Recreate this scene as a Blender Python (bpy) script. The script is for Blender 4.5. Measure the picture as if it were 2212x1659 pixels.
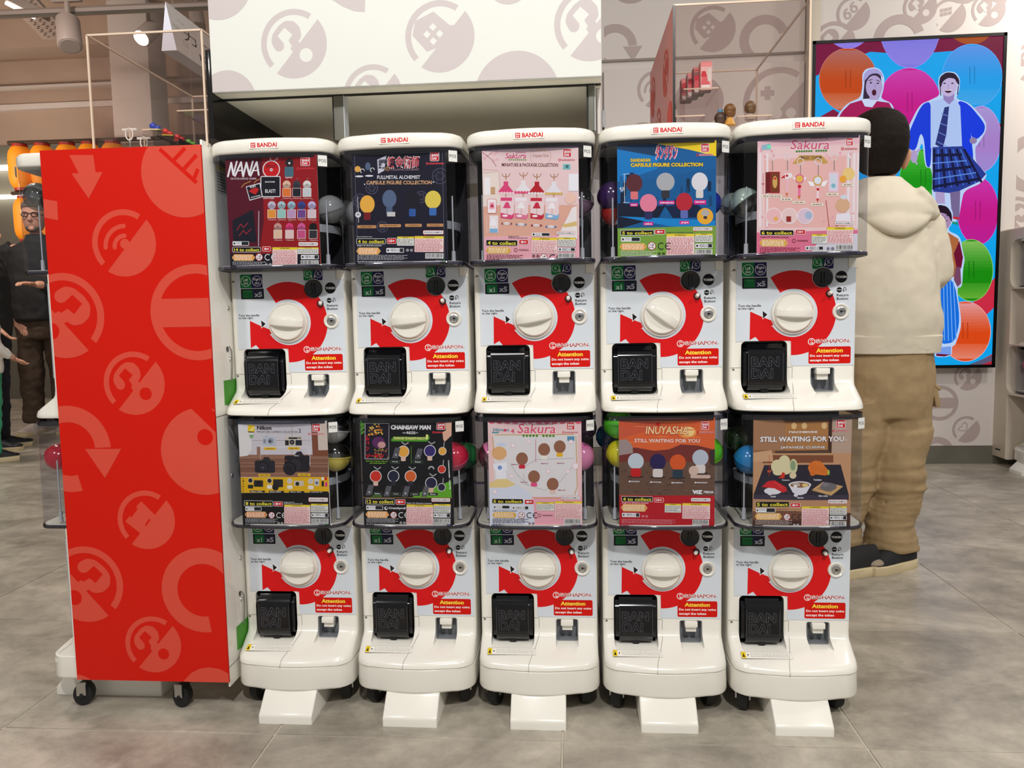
import bpy, bmesh, math, random
from mathutils import Vector, Matrix
random.seed(7)
PI = math.pi
for o in list(bpy.data.objects): bpy.data.objects.remove(o)
SC = bpy.context.scene
COL = SC.collection
# ------------------------------------------------------------------ camera, world, lights
CF, CP = 1638.87, Vector((0.075, -1.5801, 0.8392))
YAW, PITCH, ROLL = -0.0778, 0.0873, -0.0186
_f = Vector((math.sin(YAW)*math.cos(PITCH), math.cos(YAW)*math.cos(PITCH), -math.sin(PITCH)))
_r0 = Vector((math.cos(YAW), -math.sin(YAW), 0)); _u0 = _r0.cross(_f)
_r = _r0*math.cos(ROLL) + _u0*math.sin(ROLL); _u = -_r0*math.sin(ROLL) + _u0*math.cos(ROLL)
cam = bpy.data.objects.new('camera', bpy.data.cameras.new('camera')); COL.objects.link(cam)
cam.matrix_world = Matrix(((_r.x,_u.x,-_f.x,CP.x),(_r.y,_u.y,-_f.y,CP.y),(_r.z,_u.z,-_f.z,CP.z),(0,0,0,1)))
cam.data.sensor_width = 36; cam.data.lens = CF/2212*36; cam.data.clip_start = .02
SC.camera = cam
SC.view_settings.view_transform = 'Standard'; SC.view_settings.look = 'None'
SC.view_settings.gamma = 1; SC.view_settings.use_curve_mapping = False
SC.view_settings.exposure = 0.0
W = bpy.data.worlds.new('world'); SC.world = W; W.use_nodes = True
W.node_tree.nodes['Background'].inputs[0].default_value = (.95, .93, .90, 1)
W.node_tree.nodes['Background'].inputs[1].default_value = .33
def area(loc, aim, size, power, col=(1,.97,.92), shape='DISK', sy=None):
    l = bpy.data.lights.new('ceiling_or_fill_spot', 'AREA'); l.shape = shape; l.size = size; l.energy = power; l.color = col
    if sy: l.size_y = sy
    o = bpy.data.objects.new('ceiling_or_fill_light', l); COL.objects.link(o); o.location = loc
    d = Vector(aim) - Vector(loc); o.rotation_euler = d.to_track_quat('-Z', 'Y').to_euler()
    o['kind'] = 'helper'
    return o
area((.35, -2.55, 2.75), (0, 0, .7), .12, 50)
area((-1.5, -2.3, 2.75), (-.7, 0, .7), .25, 22)
area((1.9, -1.9, 2.75), (1.0, .2, .6), .25, 22)
area((-.3, -.9, 2.8), (0, .2, .0), .5, 10)
area((-2.2, .9, 2.9), (-1.8, .8, 0), .3, 22, (1,.93,.85))
area((-3.8, 2.6, 3.2), (-4.2, 3.4, 1), .4, 50, (1,.88,.78))
area((-6.2, 4.6, 2.3), (-4.6, 6.9, 3.4), .5, 30, (1,.80,.64))  # added unseen fill lamp, aimed upward to warm the far wall
area((2.2, .6, 2.8), (1.9, .9, 0), .3, 20, (1,.96,.9))
area((2.75, 1.95, 2.75), (2.75, 2.67, 1.7), .2, 16, (1,.95,.86))
# ------------------------------------------------------------------ colours and materials
def lin(c):
    return tuple(((v/255)/12.92 if v/255 <= .04045 else ((v/255+.055)/1.055)**2.4) for v in c)
def mat(name, col, rough=.5, metal=0, spec=.5, coat=0, noise=None, emit=0, trans=0):
    m = bpy.data.materials.new(name); m.use_nodes = True; nt = m.node_tree; b = nt.nodes['Principled BSDF']
    c = lin(col) + (1,)
    b.inputs['Base Color'].default_value = c; b.inputs['Roughness'].default_value = rough
    b.inputs['Metallic'].default_value = metal; b.inputs['Specular IOR Level'].default_value = spec
    b.inputs['Coat Weight'].default_value = coat; b.inputs['Coat Roughness'].default_value = .08
    if emit: b.inputs['Emission Color'].default_value = c; b.inputs['Emission Strength'].default_value = emit
    if noise:
        sc, amt, bump = noise
        tc = nt.nodes.new('ShaderNodeTexCoord'); n = nt.nodes.new('ShaderNodeTexNoise'); n.inputs['Scale'].default_value = sc; n.inputs['Detail'].default_value = 5
        nt.links.new(tc.outputs['Object'], n.inputs['Vector'])
        mx = nt.nodes.new('ShaderNodeMix'); mx.data_type = 'RGBA'; mx.blend_type = 'MULTIPLY'; mx.inputs['Factor'].default_value = 1
        mr = nt.nodes.new('ShaderNodeMapRange'); mr.inputs[1].default_value=.3; mr.inputs[2].default_value=.7; mr.inputs['To Min'].default_value = 1-amt; mr.inputs['To Max'].default_value = 1
        nt.links.new(n.outputs['Fac'], mr.inputs['Value']); mx.inputs['A'].default_value = c; nt.links.new(mr.outputs[0], mx.inputs['B'])
        nt.links.new(mx.outputs['Result'], b.inputs['Base Color'])
        if bump:
            bp = nt.nodes.new('ShaderNodeBump'); bp.inputs['Strength'].default_value = bump; bp.inputs['Distance'].default_value = .01
            nt.links.new(n.outputs['Fac'], bp.inputs['Height']); nt.links.new(bp.outputs[0], b.inputs['Normal'])
    return m
def clear(name, tint, gloss=.06, rough=.03, edge=.5, gcol=(255,255,255)):
    # thin clear plastic: straight-through transmission plus a Fresnel gloss
    m = bpy.data.materials.new(name); m.use_nodes = True; nt = m.node_tree; nt.nodes.clear()
    out = nt.nodes.new('ShaderNodeOutputMaterial'); tr = nt.nodes.new('ShaderNodeBsdfTransparent'); gl = nt.nodes.new('ShaderNodeBsdfGlossy')
    mx = nt.nodes.new('ShaderNodeMixShader'); lw = nt.nodes.new('ShaderNodeLayerWeight'); mr = nt.nodes.new('ShaderNodeMapRange')
    lw.inputs['Blend'].default_value = .35
    tr.inputs[0].default_value = lin(tint)+(1,); gl.inputs[0].default_value = lin(gcol)+(1,); gl.inputs['Roughness'].default_value = rough
    mr.inputs['To Min'].default_value = gloss; mr.inputs['To Max'].default_value = edge
    pw = nt.nodes.new('ShaderNodeMath'); pw.operation = 'POWER'; pw.inputs[1].default_value = 3.0; nt.links.new(lw.outputs['Facing'], pw.inputs[0]); nt.links.new(pw.outputs[0], mr.inputs['Value']); nt.links.new(mr.outputs[0], mx.inputs[0])
    nt.links.new(tr.outputs[0], mx.inputs[1]); nt.links.new(gl.outputs[0], mx.inputs[2]); nt.links.new(mx.outputs[0], out.inputs[0])
    return m
def printmat(name, rough=.35, emit=0, spec=.5):
    m = bpy.data.materials.new(name); m.use_nodes = True; nt = m.node_tree; b = nt.nodes['Principled BSDF']
    a = nt.nodes.new('ShaderNodeAttribute'); a.attribute_name = 'Col'
    b.inputs['Roughness'].default_value = rough; b.inputs['Specular IOR Level'].default_value = spec
    if emit:
        b.inputs['Base Color'].default_value = (0,0,0,1)
        nt.links.new(a.outputs['Color'], b.inputs['Emission Color']); b.inputs['Emission Strength'].default_value = emit
    else: nt.links.new(a.outputs['Color'], b.inputs['Base Color'])
    return m
M = dict(
 white=mat('white_plastic', (236,233,224), .22, coat=.3), cream=mat('cream_plastic', (226,221,203), .35),
 dark=mat('black_plastic', (14,14,17), .25), smoke=mat('smoked_plastic', (9,10,14), .1, spec=.4, coat=.15), navy=mat('dark_inner_panel', (26,25,34), .4),
 grey=mat('grey_plastic', (128,131,136), .4), lgrey=mat('light_grey_plastic', (186,190,195), .35), metal=mat('brushed_metal', (190,190,188), .28, 1),
 rubber=mat('black_rubber', (20,20,21), .6), bin=clear('clear_bin_plastic', (238,239,244), .02, .04, .6), acr=clear('clear_acrylic', (250,247,246), .022, .02, .25),
 acre=mat('acrylic_edge', (222,200,178), .2), pr=printmat('printed_sheet', .35, spec=.2), prm=printmat('matt_print', .55, spec=.2), tv=printmat('lit_screen', .45, emit=.92, spec=.08),
 red=mat('red_plastic', (196,16,6), .4, spec=.25), bevel=mat('tv_bezel', (6,6,7), .4, spec=.2), seam=mat('seam_dark', (104,98,88), .7),
 fixture=mat('grey_fixture', (232,228,212), .7), fixd=mat('grey_fixture_dark', (104,102,92), .5), gloss=mat('black_gloss', (22,20,19), .12),
 beige=mat('beige_panel', (205,194,178), .45), green=mat('green_tape', (70,150,40), .6), brass=mat('brown_gap', (120,100,66), .5),
 wallw=mat('white_wall', (216,208,204), .6), ceilm=mat('warm_ceiling', (186,164,148), .8, noise=(1.2,.12,0)), skirt=mat('grey_skirting', (112,109,98), .5, noise=(6,.2,0)),
 yellow=mat('yellow_lantern_paper', (236,142,16), .6, emit=.12), skin=mat('skin', (205,150,118), .55), skin2=mat('fair_skin', (214,158,132), .55), hair=mat('black_hair', (30,21,15), .8, spec=.2, noise=(90,.4,.2)),
 ghair=mat('grey_hair', (120,104,92), .7), hoodie=mat('cream_fleece', (222,212,192), .85, noise=(30,.06,.06)), khaki=mat('khaki_cotton', (170,144,106), .8, noise=(22,.15,.15)),
 blk=mat('black_cloth', (26,26,28), .8), brown=mat('brown_cloth', (62,46,32), .8), navyc=mat('navy_cloth', (24,26,40), .8), teal=mat('green_cloth', (60,160,120), .8), whc=mat('white_cloth', (232,228,222), .8),
 sole=mat('cream_sole', (214,196,158), .6), lamp=mat('lamp_glass', (255,246,230), .3, emit=5), cup=mat('spot_white', (176,160,152), .5))
for c in list(M.values()): pass
# ------------------------------------------------------------------ objects
def link(o, parent=None):
    COL.objects.link(o)
    if parent: o.parent = parent
    return o
def obj(name, data, m=None, parent=None, loc=None, rot=None, smooth=40):
    if isinstance(data, bmesh.types.BMesh):
        me = bpy.data.meshes.new(name); data.to_mesh(me); data.free()
        if smooth: 
            me.shade_smooth() if hasattr(me,'shade_smooth') else None
            me.set_sharp_from_angle(angle=math.radians(smooth))
    else: me = data
    if m is not None and not me.materials: me.materials.append(M[m] if isinstance(m, str) else m)
    o = bpy.data.objects.new(name, me); link(o, parent)
    if loc: o.location = loc
    if rot: o.rotation_euler = rot
    return o
def tag(o, label=None, cat=None, group=None, kind=None):
    if label: o['label'] = label
    if cat: o['category'] = cat
    if group: o['group'] = group
    if kind: o['kind'] = kind
    return o
def thing(name, label, cat, loc=(0,0,0), rz=0, group=None):
    o = bpy.data.objects.new(name, None); o.empty_display_size = .05; link(o); o.location = loc; o.rotation_euler = (0,0,rz)
    return tag(o, label, cat, group)
def copy_tree(o, parent=None):
    c = o.copy(); link(c, None); c.parent = parent
    for ch in list(o.children): copy_tree(ch, c)
    return c
BM = bmesh.new
def box(bm, a, b, bev=0, seg=2, mtx=None):
    c = [(a[i]+b[i])/2 for i in range(3)]; s = [abs(b[i]-a[i]) for i in range(3)]
    r = bmesh.ops.create_cube(bm, size=1, matrix=Matrix.Translation(c) @ Matrix.Diagonal((*s,1)))
    vs = r['verts']
    if bev:
        es = list({e for v in vs for e in v.link_edges})
        r = bmesh.ops.bevel(bm, geom=es, offset=bev, segments=seg, affect='EDGES', profile=.5); vs = r['verts']
        vs = list({v for f in r['faces'] for v in f.verts} | set(vs))
    if mtx is not None: bmesh.ops.transform(bm, matrix=mtx, verts=[v for v in vs if v.is_valid])
    return bm
def mkbox(name, a, b, m, parent=None, bev=0, seg=2):
    return obj(name, box(BM(), a, b, bev, seg), m, parent)
def lathe(bm, prof, n=24, axis='Z', org=(0,0,0), cap=True):
    rings = []
    for (r, h) in prof:
        ring = []
        for i in range(n):
            a = 2*PI*i/n
            p = (r*math.cos(a), r*math.sin(a), h)
            if axis == 'Y': p = (p[0], -p[2], p[1])      # +h points to -y
            if axis == 'X': p = (p[2], p[0], p[1])
            ring.append(bm.verts.new((p[0]+org[0], p[1]+org[1], p[2]+org[2])))
        rings.append(ring)
    for a, b in zip(rings, rings[1:]):
        for i in range(n): bm.faces.new((a[i], a[(i+1)%n], b[(i+1)%n], b[i]))
    if cap:
        bm.faces.new(rings[0][::-1]); bm.faces.new(rings[-1])
    bmesh.ops.recalc_face_normals(bm, faces=bm.faces)
    return bm
def tube(bm, pts, r, n=8, closed=False):
    pts = [Vector(p) for p in pts]; rings = []
    rr = r if isinstance(r, (list,tuple)) else [r]*len(pts)
    for i, p in enumerate(pts):
        d = (pts[min(i+1,len(pts)-1)] - pts[max(i-1,0)]).normalized()
        a = d.orthogonal().normalized() if i == 0 else (a - d*a.dot(d)).normalized()
        b = d.cross(a)
        rings.append([bm.verts.new(p + (a*math.cos(2*PI*k/n) + b*math.sin(2*PI*k/n))*rr[i]) for k in range(n)])
    for A, B in zip(rings, rings[1:]):
        for k in range(n): bm.faces.new((A[k], A[(k+1)%n], B[(k+1)%n], B[k]))
    bm.faces.new(rings[0][::-1]); bm.faces.new(rings[-1])
    bmesh.ops.recalc_face_normals(bm, faces=bm.faces)
    return bm
def sphere(bm, c, r, sc=(1,1,1), n=20, rot=None):
    mt = Matrix.Translation(c) @ (rot.to_4x4() if rot else Matrix.Identity(4)) @ Matrix.Diagonal((*sc,1))
    bmesh.ops.create_uvsphere(bm, u_segments=n, v_segments=max(6,n*2//3), radius=r, matrix=mt)
    return bm
def loft(bm, rings, caps=True):
    R = [[bm.verts.new(p) for p in ring] for ring in rings]; n = len(R[0])
    for a, b in zip(R, R[1:]):
        for i in range(n): bm.faces.new((a[i], a[(i+1)%n], b[(i+1)%n], b[i]))
    if caps: bm.faces.new(R[0][::-1]); bm.faces.new(R[-1])
    bmesh.ops.recalc_face_normals(bm, faces=bm.faces)
    return bm
def evalmesh(o):
    bpy.context.view_layer.update()
    dg = bpy.context.evaluated_depsgraph_get(); me = bpy.data.meshes.new_from_object(o.evaluated_get(dg)); return me
def plan(w, yf, bulge, r, yb, z, n=6):
    # outline of a machine slice: half width w, convex front at yf (centre), corner radius r
    p = []
    ys = yf + bulge                       # front level at the corner
    for i in range(-5, 6):
        x = (w-r)*i/5; p.append((x, yf + bulge*(i/5)**2, z))
    for k in range(1, n+1):
        a = PI/2*k/n; p.append((w-r+r*math.sin(a), ys+r-r*math.cos(a), z))
    p += [(w, yb-.012, z), (w-.012, yb, z), (-w+.012, yb, z), (-w, yb-.012, z)]
    for k in range(n, 0, -1):
        a = PI/2*k/n; p.append((-(w-r+r*math.sin(a)), ys+r-r*math.cos(a), z))
    return p
def rrect(x0, y0, x1, y1, r, n=5):
    x0, x1 = min(x0,x1), max(x0,x1); y0, y1 = min(y0,y1), max(y0,y1); p = []
    for cx, cy, a0 in ((x1-r,y1-r,0),(x0+r,y1-r,90),(x0+r,y0+r,180),(x1-r,y0+r,270)):
        for k in range(n+1):
            a = math.radians(a0+90*k/n); p.append((cx+r*math.cos(a), cy+r*math.sin(a)))
    return p
def prism(bm, pts2, y0, y1, axis='Y'):
    def P(p, y): return (p[0], y, p[1]) if axis == 'Y' else ((y, p[0], p[1]) if axis == 'X' else (p[0], p[1], y))
    A = [bm.verts.new(P(p,y0)) for p in pts2]; B = [bm.verts.new(P(p,y1)) for p in pts2]
    n = len(A)
    for i in range(n): bm.faces.new((A[i], A[(i+1)%n], B[(i+1)%n], B[i]))
    bm.faces.new(A[::-1]); bm.faces.new(B); bmesh.ops.recalc_face_normals(bm, faces=bm.faces)
    return bm
# ------------------------------------------------------------------ flat print
_tc = {}
def textgeo(s, bold):
    k = (s, bold)
    if k not in _tc:
        c = bpy.data.curves.new('t', 'FONT'); c.body = s; c.resolution_u = 2; c.offset = bold
        o = bpy.data.objects.new('t', c); m = o.to_mesh()
        vs = [(v.co.x, v.co.y) for v in m.vertices]; fs = [tuple(p.vertices) for p in m.polygons]
        o.to_mesh_clear(); bpy.data.objects.remove(o); bpy.data.curves.remove(c)
        if vs:
            x0 = min(v[0] for v in vs); x1 = max(v[0] for v in vs); y0 = min(v[1] for v in vs); y1 = max(v[1] for v in vs)
        else: x0=y0=0; x1=y1=1
        _tc[k] = (vs, fs, x0, x1, y0, y1)
    return _tc[k]
class Print:
    """flat ink laid on a flat sheet; fn(x, y, lift) gives the 3D point of a 2D drawing coordinate (y downwards)"""
    def __init__(s, fn, step=.00012): s.fn=fn; s.step=step; s.v=[]; s.f=[]; s.c=[]; s.l=0; s.clip=None
    def poly(s, pts, c, l=None):
        s.l += 1; h = s.step*(1 + s.l*.04)
        if s.clip:
            pts = clipr(pts, *s.clip)
            if len(pts) < 3: return
        i = len(s.v); s.v += [s.fn(x, y, h) for x, y in pts]; s.f.append(tuple(range(i, i+len(pts)))); s.c.append(c)
    def rect(s, x0, y0, x1, y1, c): s.poly([(x0,y0),(x1,y0),(x1,y1),(x0,y1)], c)
    def rr(s, x0, y0, x1, y1, c, r=8, line=None, lw=4):
        if line: s.poly(rrect(x0-lw,y0-lw,x1+lw,y1+lw,r+lw,3), line)
        s.poly(rrect(x0,y0,x1,y1,r,3), c)
    def circ(s, x, y, r, c, ry=None, n=20):
        ry = ry or r; s.poly([(x+r*math.cos(2*PI*k/n), y+ry*math.sin(2*PI*k/n)) for k in range(n)], c)
    def ring(s, x, y, r, w, c, a0=0, a1=360, n=28):
        # angles in degrees, anticlockwise from +x (y down is accounted for)
        s.l += 1; h = s.step*(1+s.l*.04); n = max(3, int(n*abs(a1-a0)/360))
        for k in range(n):
            q = []
            for (rr_, kk) in ((r,k),(r,k+1),(r-w,k+1),(r-w,k)):
                a = math.radians(a0+(a1-a0)*kk/n); q.append((x+rr_*math.cos(a), y-rr_*math.sin(a)))
            if s.clip:
                q = clipr(q, *s.clip)
                if len(q) < 3: continue
            i = len(s.v); s.v += [s.fn(a, b, h) for a, b in q]; s.f.append(tuple(range(i,i+len(q)))); s.c.append(c)
    def line(s, pts, w, c, round_=True):
        for (x0,y0),(x1,y1) in zip(pts, pts[1:]):
            d = math.hypot(x1-x0,y1-y0) or 1; nx, ny = -(y1-y0)/d*w/2, (x1-x0)/d*w/2
            s.poly([(x0+nx,y0+ny),(x1+nx,y1+ny),(x1-nx,y1-ny),(x0-nx,y0-ny)], c)
        if round_:
            for x, y in pts: s.circ(x, y, w/2, c, n=12)
    def text(s, t, x0, yc, x1, h, c, bold=.02, halo=None, hw=.05, skew=0, rot=0):
        """fitted: spans x0..x1, height h centred on yc"""
        if halo: s.text(t, x0-h*.06, yc, x1+h*.06, h*1.14, halo, bold+hw, skew=skew, rot=rot)
        vs, fs, a, b, y0, y1 = textgeo(t, bold); s.l += 1; hh = s.step*(1+s.l*.04); i = len(s.v)
        cx = (x0+x1)/2; cr, sr = math.cos(math.radians(rot)), math.sin(math.radians(rot))
        for (x, y) in vs:
            u = x0+(x-a)/(b-a)*(x1-x0); w = yc-((y-y0)/(y1-y0)-.5)*h; u += skew*(yc-w)
            du, dw = u-cx, w-yc
            s.v.append(s.fn(cx+du*cr+dw*sr, yc-du*sr+dw*cr, hh))
        for f in fs: s.f.append(tuple(i+k for k in f)); s.c.append(c)
    def mesh(s, name):
        me = bpy.data.meshes.new(name); me.from_pydata(s.v, [], s.f)
        a = me.color_attributes.new('Col', 'FLOAT_COLOR', 'CORNER'); buf = []
        for p, c in zip(me.polygons, s.c): buf += (list(lin(c))+[1])*p.loop_total
        a.data.foreach_set('color', buf); me.update(); return me
    def build(s, name, m, parent=None, loc=None): return obj(name, s.mesh(name), m, parent, loc, smooth=0)
def clipr(pts, x0, y0, x1, y1):
    def cl(ps, ins, cut):
        o = []
        for a, b in zip(ps, ps[1:]+ps[:1]):
            if ins(a): o.append(a)
            if ins(a) != ins(b): o.append(cut(a,b))
        return o
    def cx(v): return lambda a,b: (v, a[1]+(b[1]-a[1])*(v-a[0])/(b[0]-a[0]))
    def cy(v): return lambda a,b: (a[0]+(b[0]-a[0])*(v-a[1])/(b[1]-a[1]), v)
    pts = list(pts)
    for ins, cut in ((lambda p: p[0]>=x0, cx(x0)),(lambda p: p[0]<=x1, cx(x1)),(lambda p: p[1]>=y0, cy(y0)),(lambda p: p[1]<=y1, cy(y1))):
        pts = cl(pts, ins, cut)
        if len(pts) < 3: return []
    return pts
# round wallpaper emblems, unit drawing 185 px radius
def emblem(P, x, y, R, kind, ink, base):
    k = R/185.; q = lambda pts: [(x+a*k, y+b*k) for a, b in pts]
    def half(rot=0):
        a0 = math.radians(-42); pts = []
        for i in range(25):
            a = a0 + math.radians(166)*i/24; pts.append((185*math.cos(a), 185*math.sin(a)))
        if rot: pts = [(-a,b) for a,b in pts]
        P.poly(q(pts), ink)
    if kind in ('hook','wifi','spool','pad','sixes','heart','cube','house','hookm','ball'):
        m = -1 if kind == 'hookm' else 1
        half(kind == 'hookm')
        if m == 1: P.ring(x, y, R, 32*k, ink, 56, 221, 72)
        else: P.ring(x, y, R, 32*k, ink, -41, 124, 72)
        if kind in ('hook','hookm'):
            rt = (lambda a, b: (a, b)) if m == 1 else (lambda a, b: (-b, a))
            P.line(q([rt(a,b) for a,b in [(-84,8),(-97,-18),(-92,-42),(-62,-78),(-36,-95),(-8,-92),(10,-72),(14,-46),(-8,-14),(24,42)]]), 58*k, ink)
            P.poly(q([rt(a,b) for a,b in [(-50,-88),(-6,-48),(-30,-20),(-12,12),(-34,36),(-62,-12),(-90,-46)]]), base)
            P.circ(x+rt(66,62)[0]*k, y+rt(66,62)[1]*k, 37*k, base)
        if kind == 'wifi':
            for r_ in (113,60):
                P.ring(x+5*k, y+20*k, (r_+12)*k, 24*k, ink, 90, 182, 60)
                P.circ(x+5*k, y+(20-r_)*k, 12*k, ink, n=14); P.circ(x+(5-r_)*k, y+22*k, 12*k, ink, n=14); P.circ(x+5*k, y+5*k, 28*k, ink)
        if kind == 'spool':
            P.poly(q([(-135,10),(-105,-25),(-95,-15),(-50,-70),(-60,-82),(-25,-118),(60,-30),(30,0),(18,-8),(-10,30),(-5,45),(-40,88)]), ink)
        if kind == 'pad':
            P.line(q([(-60,-90),(-60,-20)]), 30*k, ink, False); P.line(q([(-95,-55),(-25,-55)]), 30*k, ink, False)
            P.circ(x-10*k, y+50*k, 26*k, base); P.circ(x+60*k, y+50*k, 26*k, base)
        if kind == 'sixes':
            for dx, dy in ((-60,20),(10,-50)):
                P.ring(x+dx*k, y+dy*k, 42*k, 22*k, ink); P.ring(x+(dx+15)*k, y+(dy-25)*k, 62*k, 20*k, ink, 110, 190)
        if kind == 'heart': P.line(q([(-110,0),(-90,-30),(-60,-45),(-50,-80),(-15,-100),(10,-70),(10,20),(-60,20),(-110,0)]), 10*k, ink)
        if kind == 'cube':
            for i in range(3):
                for j in range(2): P.poly(q([(-100+i*45,-70+j*45-i*8),(-62+i*45,-78+j*45-i*8),(-62+i*45,-42+j*45-i*8),(-100+i*45,-34+j*45-i*8)]), ink)
        if kind == 'ball': P.circ(x-30*k, y-30*k, 80*k, ink); P.line(q([(-90,-20),(40,-40)]), 8*k, base, False); P.line(q([(-20,-110),(-40,50)]), 8*k, base, False)
        if kind == 'house':
            P.poly(q([(-145,-10),(-130,-85),(-30,-128),(55,-55),(90,-55),(90,20),(-70,75)]), ink)
            for a, b in ((-35,-50),(-68,-14),(0,-14),(-35,22)): P.poly(q([(a,b-20),(a+20,b),(a,b+20),(a-20,b)]), base)
    elif kind == 'noentry':
        P.ring(x, y, R, 36*k, ink, n=72); P.rect(x-165*k, y-55*k, x+165*k, y+55*k, ink)
    elif kind == 'arrow':
        P.ring(x, y, R, 70*k, ink, 2, 285, 72); P.poly(q([(70,0),(230,0),(150,125)]), ink)
    elif kind == 'arrowl':
        P.ring(x, y, R, 70*k, ink, -90, 180); 
    elif kind == 'disc': P.circ(x, y, R, ink, n=64)
    elif kind == 'ringopen': P.ring(x, y, R, 70*k, ink, 20, 278, 72)
    elif kind == 'big':
        P.circ(x, y, R, ink, n=64); P.line(q([(-40,-220),(220,40)]), 60*k, base, False); P.circ(x+10*k, y-60*k, 34*k, base)
M['lred'] = mat('lantern_ring', (150,30,16), .5); M['whp'] = mat('white_fascia', (218,219,214), .5); M['redp'] = mat('red_case_side', (176,36,26), .3)
# ------------------------------------------------------------------ capsule machine
P_ = .265
RA = [(.645,.001,-.064,.010,.040),(.647,0,-.066,.010,.040),(.653,0,-.065,.010,.040),(.659,.001,-.059,.009,.036),(.664,.001,-.045,.006,.030),(.688,.001,.010,.001,.014),
      (.694,.001,.017,0,.010),(.705,.001,.020,0,.008),(.930,.001,.020,0,.008),(.948,.001,.020,0,.008)]
def body_mesh():
    o = obj('body', loft(BM(), [plan(.1275-i, yf, b, r, .368, z) for z,i,yf,b,r in RA]), 'white', smooth=0)
    def cutter(pts, y0, y1): 
        c = obj('cut', prism(BM(), pts, y0, y1), 'white', smooth=0); md = o.modifiers.new('b','BOOLEAN'); md.operation='DIFFERENCE'; md.solver='EXACT'; md.object = c; return c
    cs = [cutter(rrect(-.1035,.6745,-.0105,.7815,.010), -.08, .055), cutter(rrect(.0365,.6755,.0845,.7255,.005), -.08, .05)]
    me = evalmesh(o)
    for x in cs+[o]: bpy.data.objects.remove(x)
    me.shade_smooth(); me.set_sharp_from_angle(angle=math.radians(38)); me.name = 'body'
    return me
BODY = body_mesh()
S = lambda y: (lambda a, b, h: ((a-650)*.000198, y-h, .838-(b-615)*.0001995))
RED = (214,22,26); INK = (30,28,34); WH = (240,240,240); GR = (8,122,58); NV = (34,32,84)
def front_print():
    P = Print(S(.0192), .0001)
    bg = (212,219,228)
    P.poly([(72,78),(1190,78),(1190,165),(1272,165),(1272,1158),(662,1158),(630,1150),(630,925),(600,898),(150,898),(72,905)], bg)
    kx, ky = 650, 615; Ro, Ri = 434, 246
    pt = lambda r, a: (kx+r*math.cos(math.radians(a)), ky-r*math.sin(math.radians(a)))
    out = [pt(Ro, 122.5 - (122.5+92)*i/40) for i in range(41)]
    inn = [pt(Ri, -147 + (-1)*0 + (122.5+147)*i/40) for i in range(41)]
    P.poly(out + [(632,905),(600,898),(308,898),(272,855),(212,888),(216,592),(335,648),(432,688),(452,735),(430,748)] + inn, RED)
    P.poly([(336,580),(400,626),(342,676)], WH); P.poly([(342,588),(392,626),(347,667)], INK)
    P.rr(128,92,378,240,NV,6); P.poly([(134,92),(252,92),(252,240),(134,240),(128,234),(128,98)],GR)
    for x, a, b in ((191,'Left','slot'),(317,'Right','slot')):
        P.ring(x,166,56,5,WH); w = 38 if a=='Right' else 27
        P.text(a,x-w,150,x+w,32 if a=='Left' else 36,WH,.01); P.text(b,x-26,186,x+26,28,WH,.01)
    P.rr(836,65,1048,172,NV,14); P.poly([(850,65),(942,65),(942,172),(850,172),(836,158),(836,79)],GR)
    for x in (883,1001):
        P.ring(x,104,40,4,WH); P.ring(x,98,14,5,WH,40,330); P.rect(x-22,118,x+22,121,(150,200,170))
    for x, d in ((925,6),(960,-6)): P.line([(x,118),(x,136)],6,WH); P.poly([(x-11,132),(x+11,132),(x,146)],WH)
    P.circ(942,258,105,(236,236,232),n=32)
    P.circ(1128,257,60,(14,14,16),n=28); P.text('TOKEN',1076,258,1181,25,WH,.04)
    P.circ(1110,389,27,(14,14,16)); P.text('TOKEN',1088,389,1132,10,WH,.02)
    P.ring(1164,377,14,6,INK,0,180); P.line([(1176,377),(1176,400)],6,INK,False); P.line([(1153,377),(1153,398)],6,INK,False); P.poly([(1143,395),(1164,395),(1153,411)],INK)
    P.text('Return',1084,443,1203,27,INK); P.text('Button',1086,478,1200,27,INK)
    P.text('Turn the handle',92,533,326,25,INK); P.text('to the right.',92,564,258,28,INK)
    P.circ(1128,608,84,(240,240,236),n=28)
    P.circ(840,912,36,WH); P.circ(840,912,29,RED); P.ring(842,902,12,5,WH,-20,250); P.poly([(822,926),(858,916),(852,936)],WH)
    P.text('GASHAPON',872,908,1213,38,(178,12,24),.012,halo=WH,hw=.07); P.rect(1220,916,1234,920,(178,12,24))
    P.rr(812,965,1236,1140,(206,20,10),16); P.text('Attention',888,1005,1158,44,(250,224,70),.03)
    P.text('Do not insert any coins',828,1061,1222,32,WH,.025); P.text('except the token',828,1107,1119,34,WH,.025)
    return P.mesh('front_sticker')
FRONT = front_print()
def warn_print():
    def fn(a, b, h):
        x = (a-650)*.000198; t = (b-1400)*.00042; y = -.002 - t; return (x, y-h*.41, .688-.4364*(.010-y)+h*.91 + .0004)
    P = Print(fn, .0001); P.rr(101,1441,619,1481,(176,174,168),2); P.rr(103,1443,617,1479,(236,233,224),2)
    P.rect(103,1443,148,1479,(232,200,30)); P.poly([(112,1472),(125,1448),(138,1472)],INK); P.circ(170,1460,6,INK,n=8)
    for j in range(3):
        x = 195
        while x < 590: w = random.choice((10,16,24)); P.rect(x,1449+j*9,x+w,1453+j*9,(186,184,180)); x += w+6
    return P.mesh('warning_label')
WARN = warn_print()
def window_print(x1):
    P = Print(S(.0188), .00008); P.rr(133,248,388,358,(10,12,14),6); P.rect(150,258,262,346,(12,96,46) if not x1 else (14,110,56)); P.rect(264,258,378,346,(34,36,66))
    if x1: P.text('x1',172,312,234,52,(200,206,204),.02)
    else: P.rect(160,276,258,280,(60,150,90))
    P.text('x5',280,310,368,54,(190,192,200),.03); return P.mesh('multiplier_window')
WIN = {0: window_print(False), 1: window_print(True)}
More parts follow.
